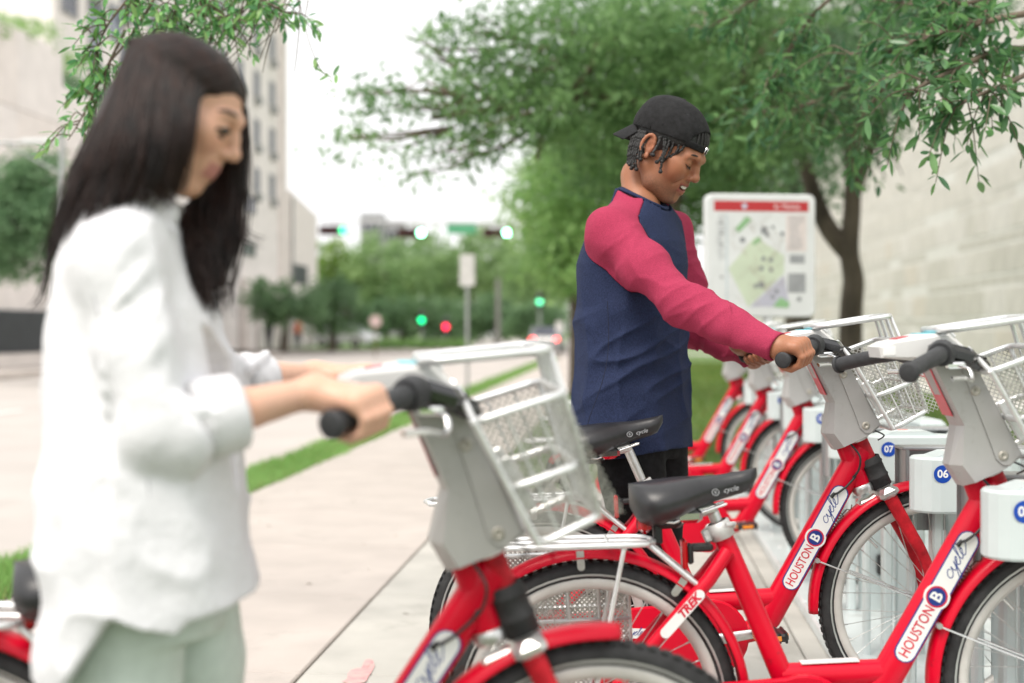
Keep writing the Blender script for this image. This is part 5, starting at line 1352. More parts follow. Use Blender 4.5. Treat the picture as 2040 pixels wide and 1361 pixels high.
for O, I, Wr, E in ((wO, wI, W1, E1), (vO, vI, W2, E2)):
    mn = np.minimum(np.minimum(np.array(O), np.array(I)), np.array(Wr)) - .10; mx_ = np.maximum(np.maximum(np.array(O), np.array(I)), np.array(Wr)) + .10
    g_ = Vol(mn, mx_, .003); fist(g_, O, I, Wr, .93); g_.cone(Wr + (E - Wr).normalized() * .08, Wr, .028, .0215, .015); hvs.append(g_.mesh(1))
skw = (.68, .40, .29)
woman = solid('person', [(wV, wF), (wbV, wbF)] + hvs, skin_wom, None, [head_tint(wV, False), flat_tint(wbV, skw), flat_tint(hvs[0][0], skw), flat_tint(hvs[1][0], skw)], [HW, None, None, None])
tag(woman, 'woman with long dark hair in a loose white shirt and mint trousers', 'person')
for s in (-1, 1):
    b = MB(); b.ball((.0925, s * .033, .002), (.0125, .0140, .0105), 14, 9); hm('eyeball', b, M('eye_white', (.34, .30, .27), .3), woman, HW)
    b = MB(); b.ball((.1010, s * .0335, -.002), (.0055, .0062, .0065), 12, 8); hm('iris', b, M('iris_dark', (.02, .012, .008), .1), woman, HW)
    b = MB(); b.tube(catmull([(.0985, s * .018, -.001), (.1075, s * .027, .003), (.1055, s * .039, .003), (.093, s * .050, -.002)], 4), .0030, 5); b.tube(catmull([(.0985, s * .020, -.008), (.104, s * .033, -.0115), (.095, s * .048, -.005)], 4), .0012, 5); hm('eyelashes', b, hairm, woman, HW)
    b = MB(); b.tube(catmull([(.103, s * .012, .024), (.1035, s * .026, .030), (.095, s * .042, .030), (.084, s * .053, .024)], 4), [.0028] * 9 + [.0024, .002, .0015, .001], 6); hm('eyebrow', b, hairm, woman, HW)
# hair
hairw = M('dark_brown_hair', (.0055, .0045, .0045), .44, var=.3, scale=60, col2=(.032, .014, .010), spec=.32, stretch=(1, 1, .15), bump=.2, bscale=400)
hx = Vol((-.76, 1.93, 1.20), (-.36, 2.33, 1.63), .0045)
cr = lambda p, q, r0, r1, k=.02, m='add': hx.cone(p, q, r0, r1, k, m)
Hc = HW @ Vector((-.004, 0, .050))
hx.ell(HW @ Vector((-.002, 0, .027)), (.0970, .0765, .0735), 0, rot=Matrix.Rotation(R(29), 3, 'Y'))
hx.chain([wp(320, 170, 2.14), wp(293, 245, 2.135), wp(255, 330, 2.125), wp(222, 400, 2.115)], [.055, .064, .060, .046], .02)
hx.chain([wp(268, 210, 2.13), wp(220, 330, 2.14), wp(165, 430, 2.16), wp(118, 500, 2.17)], [.043, .040, .030, .012], .02)
hx.chain([wp(345, 180, 2.115), wp(330, 270, 2.105), wp(315, 360, 2.095), wp(297, 405, 2.09)], [.044, .040, .034, .022], .02)
hx.ell(HW @ Vector((.088, -.012, -.048)), (.070, .078, .100), .008, 'sub', rot=Matrix.Rotation(R(29), 3, 'Y'))
hx.noise((60, 60, 6), .004, 3, Matrix.Rotation(R(-20), 3, 'Y'))
V_, F_ = hx.mesh(2); solid('hair', [(V_, F_)], hairw, woman)
guides_n = [[(405, 112, 2.10), (403, 165, 2.045), (388, 255, 2.03), (366, 345, 2.035), (340, 415, 2.04)], [(360, 95, 2.11), (345, 160, 2.03), (335, 260, 2.01), (315, 355, 2.01), (290, 405, 2.02)], [(320, 88, 2.12), (275, 165, 2.035), (248, 270, 2.01), (220, 365, 2.005), (190, 430, 1.995)], [(300, 88, 2.13), (228, 175, 2.06), (196, 280, 2.045), (156, 390, 2.04), (116, 492, 2.035)], [(285, 92, 2.15), (206, 175, 2.13), (170, 285, 2.13), (126, 405, 2.10), (88, 530, 2.11)]]
guides_f = [[(400, 105, 2.15), (458, 150, 2.18), (486, 215, 2.19), (482, 330, 2.19), (470, 450, 2.19), (440, 560, 2.17), (416, 620, 2.15)], [(385, 102, 2.16), (445, 155, 2.20), (468, 250, 2.21), (452, 380, 2.20), (425, 470, 2.16), (405, 540, 2.13), (412, 600, 2.12)], [(345, 100, 2.20), (415, 200, 2.24), (405, 350, 2.20), (365, 430, 2.15), (380, 510, 2.10), (405, 570, 2.09), (410, 612, 2.09)]]
def strands(name, guides, n, r, seed, jit=.004):
    rr_ = np.random.default_rng(seed); m = MB(); G_ = [[Vector(at(*p)) for p in g] for g in guides]
    for k in range(n):
        t = rr_.uniform(0, len(G_) - 1.001); i = int(t); f_ = t - i; off = Vector(rr_.normal(0, jit, 3)); end = rr_.uniform(.80, 1.03)
        pts = []
        for j in range(len(G_[i])): pts.append(G_[i][j] * (1 - f_) + G_[i + 1][j] * f_ + off * (j / len(G_[i]) + .15) * 1.6 + Vector((math.sin(k + j * 1.3) * .003, 0, 0)) * j)
        q = catmull(pts, 4); q = q[:max(6, int(len(q) * end))]; w = [r * (1 - .75 * (a / len(q)) ** 3) for a in range(len(q))]; m.tube(q, w, 4, False)
    return tag(m.build(name, hairw, woman, fix=False), kind='stuff')
def scalp_strands(guides, n, r, seed, side, ph0, jit):
    """strands rooted along the parting, lying on the skull to ear level, then following the hanging guides"""
    rr_ = np.random.default_rng(seed); m = MB(); G_ = [[Vector(at(*p)) for p in g] for g in guides]
    for k in range(n):
        t = rr_.random(); gi = min(t * (len(G_) - 1), len(G_) - 1.001); i = int(gi); f_ = gi - i
        xh = .70 - 1.30 * t + rr_.normal(0, .03); d0 = Vector((xh, side * .04, math.sqrt(max(.05, 1 - xh * xh)))).normalized()
        ph = R(ph0 + (178 - ph0) * t); d1 = Vector((math.cos(ph), side * math.sin(ph), -.05)).normalized(); lift = 1.0 + rr_.uniform(-.012, .035)
        pts = []
        for q in (0, .2, .4, .6, .78):
            d_ = d0.lerp(d1, q).normalized(); pts.append(HW @ Vector((-.002 + d_.x * .1035 * lift, d_.y * .082 * lift, .027 + d_.z * .0785 * lift)))
        low = [G_[i][j] * (1 - f_) + G_[i + 1][j] * f_ for j in range(2, len(G_[i]))]; off = Vector(rr_.normal(0, jit, 3)); wav = rr_.uniform(0, 6.28)
        for j, p in enumerate(low): pts.append(p + off * (.3 + .5 * j) + Vector((math.sin(wav + j * 1.4), 0, math.cos(wav + j))) * .0022 * j)
        q = catmull(pts, 4); q = q[:max(20, int(len(q) * rr_.uniform(.80, 1.02)))]; m.tube(q, [r * (1 - .7 * (a / len(q)) ** 4) for a in range(len(q))], 4, False)
    return tag(m.build('hair_strands', hairw, woman, fix=False), kind='stuff')
scalp_strands(guides_n, 1500, .00125, 1, -1, 66, .006); scalp_strands(guides_f, 800, .00125, 2, 1, 40, .007)
m = MB()
for pts in ([(482, 300, 2.18), (472, 400, 2.18), (474, 445, 2.17), (490, 478, 2.16), (516, 490, 2.15)], [(478, 330, 2.19), (468, 440, 2.18), (440, 510, 2.17), (420, 560, 2.16), (414, 640, 2.15)], [(440, 420, 2.17), (436, 480, 2.16), (412, 540, 2.15), (404, 600, 2.14)], [(120, 440, 2.2), (98, 520, 2.2), (84, 580, 2.2), (66, 607, 2.2)]):
    for k in range(7): o_ = Vector(rng.normal(0, .003, 3)); m.tube(catmull([at(*p) + o_ * (1 + i * .3) for i, p in enumerate(pts)], 5), [.0020 * (1 - .7 * (i / (5 * (len(pts) - 1)))) for i in range(5 * (len(pts) - 1) + 1)], 4, False)
tag(m.build('hair_strands', hairw, woman, fix=False), kind='stuff')
# loose white shirt
linen = M('white_linen', (.71, .71, .735), .9, var=.03, scale=120, bump=.3, bscale=38, spec=.15)
lv = Vol((-.80, 1.78, .62), (-.20, 2.62, 1.44), .0044)
lv.loft([(.63, -.556, WD, .132, .20), (.70, -.548, WD, .140, .20), (.78, -.530, WD, .146, .20), (.87, -.540, WD, .142, .195), (1.0, -.545, WD, .134, .18), (1.15, -.560, WD, .114, .16), (1.26, -.574, WD, .090, .150), (1.32, -.577, WD, .070, .130), (1.36, -.582, WD, .060, .085), (1.385, -.580, WD, .052, .058)], 0, .02, expo=2.8)
lv.cone(nb2 + (S1 - nb2) * .3 - Vector((0, 0, .02)), S1, .04, .058, .04); lv.cone(nb2 + (S2 - nb2) * .3 - Vector((0, 0, .02)), S2, .04, .058, .04)
Cf1 = E1 + (W1 - E1) * .46; Cf2 = E2 + (W2 - E2) * .50
lv.chain([S1, S1 + (E1 - S1) * .5, E1, Cf1], [.054, .055, .047, .045], .022); lv.chain([S2, S2 + (E2 - S2) * .5, E2, Cf2], [.058, .056, .046, .037], .035)
lv.chain([E1 - Vector((.005, 0, .0)), E1 + Vector((.03, 0, -.016)), Cf1 - Vector((.02, 0, .006))], [.038, .036, .036], .02)
X_, Y_, Z_ = lv.grid()
lv.noise((10, 10, 3), .006, 21, Matrix.Rotation(R(12), 3, 'Y')); lv.noise((7, 7, 11), .0065, 22, Matrix.Rotation(R(-35), 3, 'Y'), ridge=True); lv.noise((10, 9, 2.2), .0070, 27, Matrix.Rotation(R(10), 3, 'Y'), ridge=True); lv.noise((26, 26, 16), .0025, 23)
r_ = np.random.default_rng(12)
for S, E, Cf in ((S1, E1, Cf1), (S2, E2, Cf2)):
    for k in range(8):
        t = .12 + .83 * k / 7; P0 = S + (E - S) * t * 1.6 if t < .62 else E + (Cf - E) * (t - .62) / .38
        ax_ = ((E - S) if t < .62 else (Cf - E)).normalized(); out_ = Vector((0, -1, 0)); out_ = (out_ - ax_ * out_.dot(ax_)).normalized(); side = ax_.cross(out_); rad = np.interp(t, [0, .6, 1], [.060, .055, .046]); a0 = r_.uniform(-1.4, 1.4); sl = r_.choice([-1, 1]) * r_.uniform(.02, .07)
        lv.chain([P0 + ax_ * (q * sl) + (out_ * math.cos(a0 + q * .6) + side * math.sin(a0 + q * .6)) * rad for q in np.linspace(-1, 1, 6)], [.001, .003, .0045, .0045, .003, .001], .014)
zc = np.interp(X_.ravel(), [-.80, -.68, -.615, -.545, -.53, -.50, -.46, -.447, -.379], [.662, .662, .676, .776, .774, .760, .750, .765, .782]).reshape(X_.shape)
lv.F = np.maximum(lv.F, (zc - Z_ + 0 * Y_).astype(np.float32))
lv.loft([(.55, -.556, WD, .100, .160), (.80, -.548, WD, .118, .172), (.92, -.55, WD, .10, .14)], 0, .01, 'sub')
lv.cone(nb2 + Vector((.02, 0, .0)), HW @ Vector((-.02, 0, -.08)), .050, .055, .008, 'sub')
for E, Cf in ((E1, Cf1), (E2, Cf2)):
    W_ = W1 if E is E1 else W2; d_ = (W_ - E).normalized(); X2, Y2, Z2 = X_ - Cf.x, Y_ - Cf.y, Z_ - Cf.z
    lv.F = np.where(np.sqrt(X2 ** 2 + Y2 ** 2 + Z2 ** 2) < .14, np.maximum(lv.F, X2 * d_.x + Y2 * d_.y + Z2 * d_.z), lv.F).astype(np.float32)
V_, F_ = lv.mesh(2); wshirt = solid('shirt', [(V_, F_)], linen, woman)
seamm = M('linen_stitch', (.46, .46, .49), .9)
for pts in (((292, 930, -.186), (298, 1000, -.190), (300, 1080, -.192), (303, 1168, -.190)), ((178, 505, -.165), (182, 560, -.175), (200, 640, -.178))):
    b = MB(); b.tube(catmull([wp(x, y, WD + dd) for x, y, dd in pts], 5), .0022, 5); b.build('shirt_seam', seamm, wshirt)
for E, W_, Cf, r0 in ((E1, W1, Cf1, .057), (E2, W2, Cf2, .045)):
    d_ = (W_ - E).normalized(); mm = frame_mtx(Cf, d_.orthogonal(), d_.cross(d_.orthogonal())); b = MB()
    b.lathe([(r0 * .80, -.03), (r0 * 1.0, -.062), (r0 * 1.02, -.03), (r0 * .98, .006), (r0 * .94, .010), (r0 * .86, .004), (r0 * .82, -.03)], 24, mtx=mm); b.build('rolled_cuff', linen, wshirt)
b = MB(); ring = []
for t in np.linspace(.35, 2 * math.pi - .35, 30): ring.append(nb2 + Vector((.012 + .064 * math.cos(t), .062 * math.sin(t), .022 - .030 * math.cos(t))))
b.tube(ring, .019, 8, flat=.35, side=(1, .0, .35)); b.build('collar', linen, wshirt)
b = MB(); b.add([wp(322, 396, WD - .05), wp(300, 420, WD - .09), wp(352, 468, WD - .075), wp(342, 410, WD - .04)], [(0, 1, 2, 3)]); b.add([wp(322, 396, WD - .055), wp(300, 420, WD - .095), wp(352, 468, WD - .08), wp(342, 410, WD - .045)], [(3, 2, 1, 0)]); b.build('collar_point', linen, wshirt)
mint = M('mint_trousers', (.53, .605, .55), .85, var=.04, scale=40, bump=.1, bscale=800, spec=.2)
pv = Vol((-.80, 1.85, .05), (-.30, 2.42, .90), .007)
pv.loft([(.72, -.540, WD, .105, .155), (.80, -.545, WD, .105, .155), (.89, -.545, WD, .10, .14)], 0, .02)
for i, (hip, knee, ank) in enumerate(wl): pv.chain([hip, hip + (knee - hip) * .4, knee, ank + Vector((0, 0, .03))], [.086, .080, .060, .050], .010)
pv.noise((12, 12, 9), .004, 31); V_, F_ = pv.mesh(2); solid('trousers', [(V_, F_)], mint, woman)
for hip, knee, ank in wl:
    b = Vol(np.array(ank) - .2, np.array(ank) + .25, .008); q = Vector((ank.x, ank.y, .04)); b.cone(q - Vector((.04, 0, 0)), q + Vector((.15, 0, 0)), .042, .034, .01); b.cut((0, 0, -1), (0, 0, .004)); V_, F_ = b.mesh(1); solid('shoe', [(V_, F_)], whitep, woman)
b = MB(); c_ = wO + (wI - wO) * .36; b.tube([c_ + Vector((.040 + .010 * math.cos(t), .0, .004 + .010 * math.sin(t))) for t in np.linspace(0, 6.28, 12)[:-1]], .0016, 5, closed=True); b.build('finger_ring', chrome, woman)
# ================================================================ SIGN, LIGHTS, POSTS, CARS
signw = M('sign_frame_white', (.60, .62, .62), .4, var=.03, scale=5)
D = 9.2; k_ = D / FPX
tl, tr, bl, br = at(1405, 381, D), at(1617, 376, D + .15), at(1408, 628, D), at(1620, 626, D + .15)
sg = empty('map_sign', at(1513, 655 + 1.17 * FPX / D, D + .1), (0, 0, R(8)), label='white framed city map on a post between the man and the tree', cat='sign')
w_, h_ = (tr - tl).length, (tl.z - bl.z); zc_ = (tl.z + bl.z) / 2; gx = 0
def rrect(w, h, r, n=6):
    p = []
    for (cx, cy, a0) in ((w / 2 - r, h / 2 - r, 0), (-w / 2 + r, h / 2 - r, 90), (-w / 2 + r, -h / 2 + r, 180), (w / 2 - r, -h / 2 + r, 270)):
        p += [(cx + r * math.cos(R(a0 + t)), cy + r * math.sin(R(a0 + t))) for t in np.linspace(0, 90, n)]
    return p
m = MB(); m.prism([(x, z + zc_) for x, z in rrect(w_, h_, .045)], -.04, .05, inset=.012); fr = m.build('sign_frame', signw, sg)
m = MB(); m.tube([(.06, .0, -.02), (.06, .0, zc_ - h_ / 2 + .02)], .035, 14); m.box((.06, 0, .01), (.22, .22, .02)); m.build('post', signw, sg)
pw, ph = w_ * .865, h_ * .885
def patch(name, pts, mat, y, parent=None):
    m = MB(); m.prism([(-pw / 2 + p[0] * pw, zc_ + ph / 2 - p[1] * ph) for p in pts], -.0402 - y, -.0402 - y - .0006); return m.build(name, mat, parent)
mapm = lambda n, c: M('print_' + n, c, .35, var=.03, scale=9)
sheet_ = patch('map_sheet', [(0, 0), (1, 0), (1, 1), (0, 1)], mapm('paper', (.60, .62, .62)), 0, sg)
P_ = lambda pts, n, c, y=.001: patch('map_print', pts, mapm(n, c), y, sheet_)
P_([(0, .0), (1, .0), (1, .095), (0, .095)], 'red', (.40, .02, .025))
P_([(.13, .12), (.14, .12), (.14, 1), (.13, 1)], 'line', (.35, .45, .50))
P_([(.15, .62), (.43, .33), (.74, .50), (.74, .66), (.36, .97)], 'pale_green', (.49, .56, .43), .0012)
P_([(.38, .97), (.74, .68), (.80, .97)], 'lilac', (.40, .40, .47), .0012)
P_([(.62, .97), (.70, .88), (.80, .93), (.78, .98)], 'green', (.22, .40, .20), .002)
P_([(.22, .26), (.34, .14), (.40, .17), (.26, .29)], 'green', (.13, .36, .12), .0015); P_([(.40, .38), (.48, .32), (.50, .36), (.42, .41)], 'green', (.22, .40, .20), .002)
P_([(.76, .12), (.98, .12), (.98, .46), (.76, .46)], 'blush', (.60, .54, .52)); P_([(.80, .49), (.96, .49), (.96, .57), (.80, .57)], 'grey', (.36, .37, .38)); P_([(.78, .66), (.97, .66), (.97, .84), (.78, .84)], 'grey', (.36, .37, .38))
for (x, y, s) in ((.53, .27, .035), (.30, .36, .025), (.56, .31, .02), (.66, .83, .02), (.62, .88, .018), (.90, .90, .02), (.50, .77, .03), (.44, .78, .02), (.52, .53, .02), (.60, .54, .02), (.5, .62, .02), (.6, .63, .02), (.08, .2, .012), (.08, .3, .012), (.08, .4, .012), (.08, .7, .012), (.72, .30, .02), (.62, .24, .015)): P_([(x - s, y - s), (x + s, y - s), (x + s, y + s * .8), (x - s, y + s * .8)], 'dots', (.20, .21, .22), .0022)
r_ = np.random.default_rng(17)
for k in range(46):                                       # street grid and captions
    x, y = r_.uniform(.17, .72), r_.uniform(.14, .94); a = r_.choice([.9, -.67]); l = r_.uniform(.05, .2); w = .0022; dx, dy = l * math.cos(a), l * math.sin(a)
    P_([(x - w, y), (x + w, y), (min(.74, x + dx) + w, min(.96, max(.12, y + dy))), (min(.74, x + dx) - w, min(.96, max(.12, y + dy)))], 'street', (.50, .51, .50) if k % 3 else (.42, .36, .30), .0024 + k * 2e-5)
for k in range(26):
    x, y = (r_.uniform(.02, .05), .14 + k * .032) if k < 13 else (.78 + r_.uniform(0, .02), .14 + (k - 13) * .024); l = r_.uniform(.05, .08) if k < 13 else r_.uniform(.08, .17)
    P_([(x, y), (x + l, y), (x + l, y + .007), (x, y + .007)], 'caption', (.30, .31, .33), .0020)
b = MB(); vs_, fs_ = text_mesh('St. Thomas', ph * .055); b.add(vs_, fs_, False, frame_mtx((pw * .27, -.0425, zc_ + ph * .452), (1, 0, 0), (0, 0, 1))); b.build('map_title', stick_w, sheet_, fix=False)
m = MB(); m.prism([(-pw * .18 + .018 * math.cos(t), zc_ + ph * .452 + .018 * math.sin(t)) for t in np.linspace(0, 6.28, 15)[:-1]], -.0412, -.0422); m.build('map_badge', mapm('badge', (.45, .5, .6)), sheet_)

pole = M('galvanised_pole', (.40, .41, .41), .45, .6)
mastm = M('mast_paint', (.50, .51, .52), .5)
housing = M('signal_housing', (.035, .035, .038), .5)
backp = M('signal_backplate', (.05, .012, .014), .5)
DT = 60.0
mast = empty('signal_mast', at(1140, 655 + 1.17 * FPX / DT, DT), label='long signal mast arm reaching over the road far ahead', cat='signal mast')
zt = at(0, 452, DT).z
m = MB(); m.tube([(0, 0, 0), (0, 0, 6.4)], [.16, .11], 12); m.build('pole', pole, mast)
m = MB(); m.tube([(0, 0, zt + .1), (at(640, 452, DT).x - at(1140, 452, DT).x, 0, zt + .25)], [.10, .05], 10); m.build('mast_arm', mastm, mast)
m = MB(); p = at(920, 450, DT) - at(1140, 450, DT); m.box((p.x, -.1, zt - .1), (1.25, .05, .42), bev=.02); m.build('street_sign', M('street_sign_green', (.08, .32, .17), .5), mast)
GT = 'horizontal green signals over the road'
for i, (px, py, st, lab) in enumerate(((685, 460, 2.9, 'left horizontal traffic signal, dim green, beside the pale building corner'), (840, 465, 11, 'middle horizontal traffic signal glowing bright green over the road'), (1010, 465, 11, 'right horizontal traffic signal glowing bright green near the tree'))):
    c = at(px, py, DT); s = empty('traffic_signal', c + Vector((0, -.2, 0)), label=lab, cat='traffic light', group=GT)
    m = MB(); m.box((-.42, 0, 0), (1.15, .22, .38), bev=.03); m.build('housing', backp, s)
    for j in range(3):
        m = MB(); m.lathe([(0, -.02), (.11, -.015), (.14, 0)], 18, (-.84 + .42 * j, -.115, 0), 'y'); m.build('lens', emis('signal_green_%d' % i, (.04, .80, .30) if i == 0 else (.30, 1.0, .58), st) if j == 2 else M('lens_dark_red', (.12, .01, .012), .3), s)
        m = MB(); m.lathe([(.16, 0), (.16, -.18)], 18, (-.84 + .42 * j, -.11, 0), 'y'); m.build('visor', housing, s, fix=False)
    m = MB(); m.tube([(-.42, .12, 0), (-.42, .2, .35)], .03, 6); m.build('bracket', pole, s)
for i, (px, py, d, col, st, lab) in enumerate(((840, 638, 86, (.0, .65, .20), 5.0, 'small green signal low over the road, left of the red one'), (888, 651, 86, (.85, .008, .06), 5.2, 'small red signal low over the road beside the sign post'), (1075, 601, 84, (.08, .56, .26), 4.6, 'pale green signal just left of the man'), (1142, 602, 84, (.0, .65, .22), 5.0, 'green signal half hidden behind the man\'s back'))):
    c = at(px, py, d); s = empty('traffic_signal', Vector((c.x, c.y, 0)), label=lab, cat='traffic light')
    m = MB(); m.tube([(0, .2, -.1), (0, .2, c.z + .6)], .07, 8); m.build('pole', pole, s)
    m = MB(); m.box((0, .05, c.z), (.34, .2, 1.05), bev=.03); m.build('housing', housing, s)
    m = MB(); m.lathe([(0, -.03), (.12, -.02), (.15, 0)], 16, (0, -.06, c.z), 'y'); m.build('lens', emis('signal_lens_%d' % i, col, st), s)
# signs on poles along the verge
def pole_sign(px, ytop, ybot, w, d, lab, mat, colpole=pole, round_=False, base_py=None):
    t, b_ = at(px, ytop, d), at(px, ybot, d); s = empty('road_sign', Vector((t.x, d, 0)), label=lab, cat='sign')
    h = t.z - b_.z; ww = w * d / FPX; m = MB(); zc2 = (t.z + b_.z) / 2
    m.prism([(x, z + zc2) for x, z in rrect(ww, h, min(ww, h) * (.49 if round_ else .08))], -.03, -.02); m.build('sign_plate', mat, s)
    m = MB(); m.box((0, 0, t.z / 2 - .05), (.06, .05, t.z + .05), bev=.01); m.build('post', colpole, s)
backw = M('sign_back', (.62, .60, .59), .5, .2)
pole_sign(931, 507, 570, 30, 26, 'tall pale rectangular sign on a grey post in the grass verge', backw)
pole_sign(748, 628, 652, 24, 62, 'small pale round sign on a brown post beside the parked car', M('sign_pink', (.55, .42, .40), .5), M('brown_post', (.16, .12, .07), .8), True)
pole_sign(1114, 640, 662, 14, 70, 'small faint sign on a dark post left of the man', backw)
s = empty('utility_pole', Vector((at(992, 0, 85).x, 85, 0)), label='slender grey pole rising among the far trees', cat='pole'); m = MB(); m.tube([(0, 0, -.1), (0, 0, 4.2)], .14, 8); m.build('post', M('grey_wood_pole', (.22, .21, .2), .9), s)
# street lamp across the road
s = empty('street_lamp', Vector((at(124, 0, 27).x, 27, -.15)), label='slim pale street lamp reaching over the road at far left', cat='street lamp')
zl = at(0, 280, 27).z; m = MB(); m.tube([(0, 0, 0), (0, 0, zl + .35)], [.07, .05], 10); m.build('pole', pole, s)
m = MB(); xa = at(-60, 0, 27).x - at(124, 0, 27).x; m.tube([(0, 0, zl + .25), (-.5, 0, zl + .1), (xa, 0, zl + .12)], .035, 8); m.tube([(0, 0, zl - .5), (xa * .6, 0, zl + .08)], .02, 6); m.build('arm', pole, s)
m = MB(); m.box((-.45, 0, zl + .12), (.65, .26, .10), bev=.03); m.build('lamp_head', signw, s)
# cars
def car(px, d, yaw, paint, lab, grp='cars on the road far ahead', lights=None, zoff=-.15):
    p = at(px, 655, d); r = empty('parked_car', Vector((p.x, d, zoff)), (0, 0, R(yaw)), label=lab, cat='car', group=grp)
    side = [(-2.2, .30), (-2.25, .62), (-2.1, .88), (-1.35, .98), (-.75, 1.42), (.55, 1.45), (1.2, 1.0), (1.95, .88), (2.2, .70), (2.22, .32)]
    m = MB(); m.prism(side, -.86, .86, inset=.10); m.build('body', paint, r)
    for sy in (-1, 1): m = MB(); m.prism([(-1.2, 1.0), (-.72, 1.36), (.5, 1.39), (1.02, 1.02)], sy * .861, sy * .868); m.build('side_window', darkgl, r)
    m = MB(); m.add([(1.17, -.68, 1.045), (1.17, .68, 1.045), (.62, .62, 1.44), (.62, -.62, 1.44)], [(0, 1, 2, 3)], False); m.build('windscreen', darkgl, r)
    m = MB(); m.add([(-1.38, -.68, 1.0), (-1.38, .68, 1.0), (-.82, .62, 1.42), (-.82, -.62, 1.42)], [(3, 2, 1, 0)], False); m.build('rear_window', darkgl, r)
    for x in (-1.35, 1.38):
        for sy in (-1, 1):
            m = MB(); m.lathe([(0, sy * .88), (.19, sy * .885), (.22, sy * .87), (.31, sy * .88), (.33, sy * .84), (.33, sy * .66), (0, sy * .66)], 18, (x, 0, .33), 'y'); w2 = m.build('wheel', rubber, r)
            m = MB(); m.lathe([(0, sy * .892), (.18, sy * .892), (.20, sy * .880)], 12, (x, 0, .33), 'y'); m.build('rim', alloy, w2)
    for sy in (-1, 1):
        m = MB(); m.box((2.17, sy * .62, .70), (.12, .34, .14), bev=.03); m.build('headlight', whitep, r)
        m = MB(); m.box((-2.2, sy * .66, .76), (.10, .28, .16), bev=.03); m.build('tail_light', lights or lens_red, r)
    return r
carw = M('car_white', (.62, .62, .63), .25, coat=.6); carg = M('car_grey', (.16, .165, .17), .25, coat=.6); cars_ = M('car_silver', (.42, .43, .44), .25, coat=.6)
car(690, 92, -32, carw, 'white car parked under the tree beside the pale building', zoff=-.05)
car(1092, 78, 84, carg, 'dark car with two lit tail lamps just left of the man', lights=emis('tail_glow', (1, .05, .05), 5))
car(862, 125, 88, cars_, 'silver car far off on the road beside the sign post', )
car(972, 135, -92, carw, 'pale car far off between the sign post and the grey pole')
m = MB(); p = at(1105, 686, 77); m.ball((0, 0, 0), .11, 10, 6); s = m.build('turn_lamp', emis('amber_glow', (1, .46, .15), 9)); s.location = p; tag(s, 'amber lit lamp glowing beside the red tail lamp', 'lamp')
m = MB(); p = at(1075, 685, 77); m.ball((0, 0, 0), .11, 10, 6); s = m.build('tail_lamp', emis('red_glow', (1, .10, .10), 8)); s.location = p; tag(s, 'red lit lamp glowing left of the amber one', 'lamp')
# small figures before the arcade across the road
for (px, d, c1, lab) in ((536, 80, (.03, .03, .032), 'distant person in dark clothes standing before the arcade'), (594, 84, (.65, .20, .13), 'distant person in an orange top under the far tree')):
    p = at(px, 655, d); v = Vol((-.35, -.3, 0), (.35, .3, 1.8), .03)
    v.chain([(0, 0, .82), (0, 0, 1.1), (0, 0, 1.42)], [.16, .15, .17], .05); v.chain([(0, 0, 1.42), (0, 0, 1.55)], [.07, .06], .03); v.ell((0, 0, 1.65), (.095, .08, .12), .02)
    for s in (-1, 1): v.chain([(s * .09, 0, .85), (s * .10, .02, .45), (s * .10, 0, .06)], [.10, .075, .055], .03); v.chain([(s * .19, 0, 1.40), (s * .24, .02, 1.12), (s * .23, -.05, .86)], [.06, .045, .04], .03)
    V_, F_ = v.mesh(1); t_ = np.where(V_[:, 2:3] > 1.52, np.array((.45, .28, .2)), np.where(V_[:, 2:3] > .9, np.array(c1), np.array((.05, .05, .06)))); o = mesh_np('person', V_, F_, tint_mat('far_person', .8, .2), None, True, t_); o.location = (p.x, d, 0); tag(o, lab, 'person')

# ================================================================ TREES
bark = M('oak_bark', (.085, .068, .052), .95, var=.35, scale=6, bump=.8, bscale=26, stretch=(1, 1, .35))
bark2 = M('oak_bark_pale', (.15, .115, .085), .95, var=.3, scale=6, bump=.7, bscale=26, stretch=(1, 1, .35))
def limb(pts, r0, r1, name, parent, mat=bark, n=10):
    q = catmull(pts, 6); m = MB(); m.tube(q, [r0 + (r1 - r0) * i / (len(q) - 1) for i in range(len(q))], n); return m.build(name, mat, parent)
def tree(name, label, base, trunk, blobs, n, size, cols, seed, clump=60, group=None, limbs=(), r=(.16, .08), mat=bark):
    """trunk and limbs in world points; blobs: (px,py,depth, rx_px, ry_px, rdepth)"""
    t = empty(name, base, label=label, cat='tree', group=group); inv = Matrix.Translation(-Vector(base))
    loc = lambda p: inv @ Vector(p)
    limb([loc(p) for p in trunk], r[0], r[1], 'trunk', t, mat)
    for (pts, a, b_) in limbs: limb([loc(p) for p in pts], a, b_, 'limb', t, mat, 8)
    cen = []; rad = []
    for (px, py, d, rx, ry, rd) in blobs: cen.append(loc(at(px, py, d))); rad.append((rx * d / FPX, rd, ry * d / FPX))
    leafcloud('crown', cen, rad, n, size, cols, seed, leafm, t, clump=clump)
    # twigs through the crown
    m = MB(); r_ = np.random.default_rng(seed + 50); tip = loc(trunk[-1])
    for k in range(70):
        i = r_.integers(len(cen)); u = r_.normal(size=3); u /= np.linalg.norm(u); p = Vector(np.array(cen[i]) + u * np.array(rad[i]) * r_.uniform(.3, .95)); c0 = Vector(cen[i]) * .75 + tip * .25
        mid = (p + c0) / 2 + Vector(r_.normal(0, .06, 3)); m.tube([c0, mid, p], [.018, .010, .004], 5, False)
    m.build('twigs', mat, t, fix=False)
    return t
G0 = lambda px, d: Vector((at(px, 655, d).x, d, -.03))
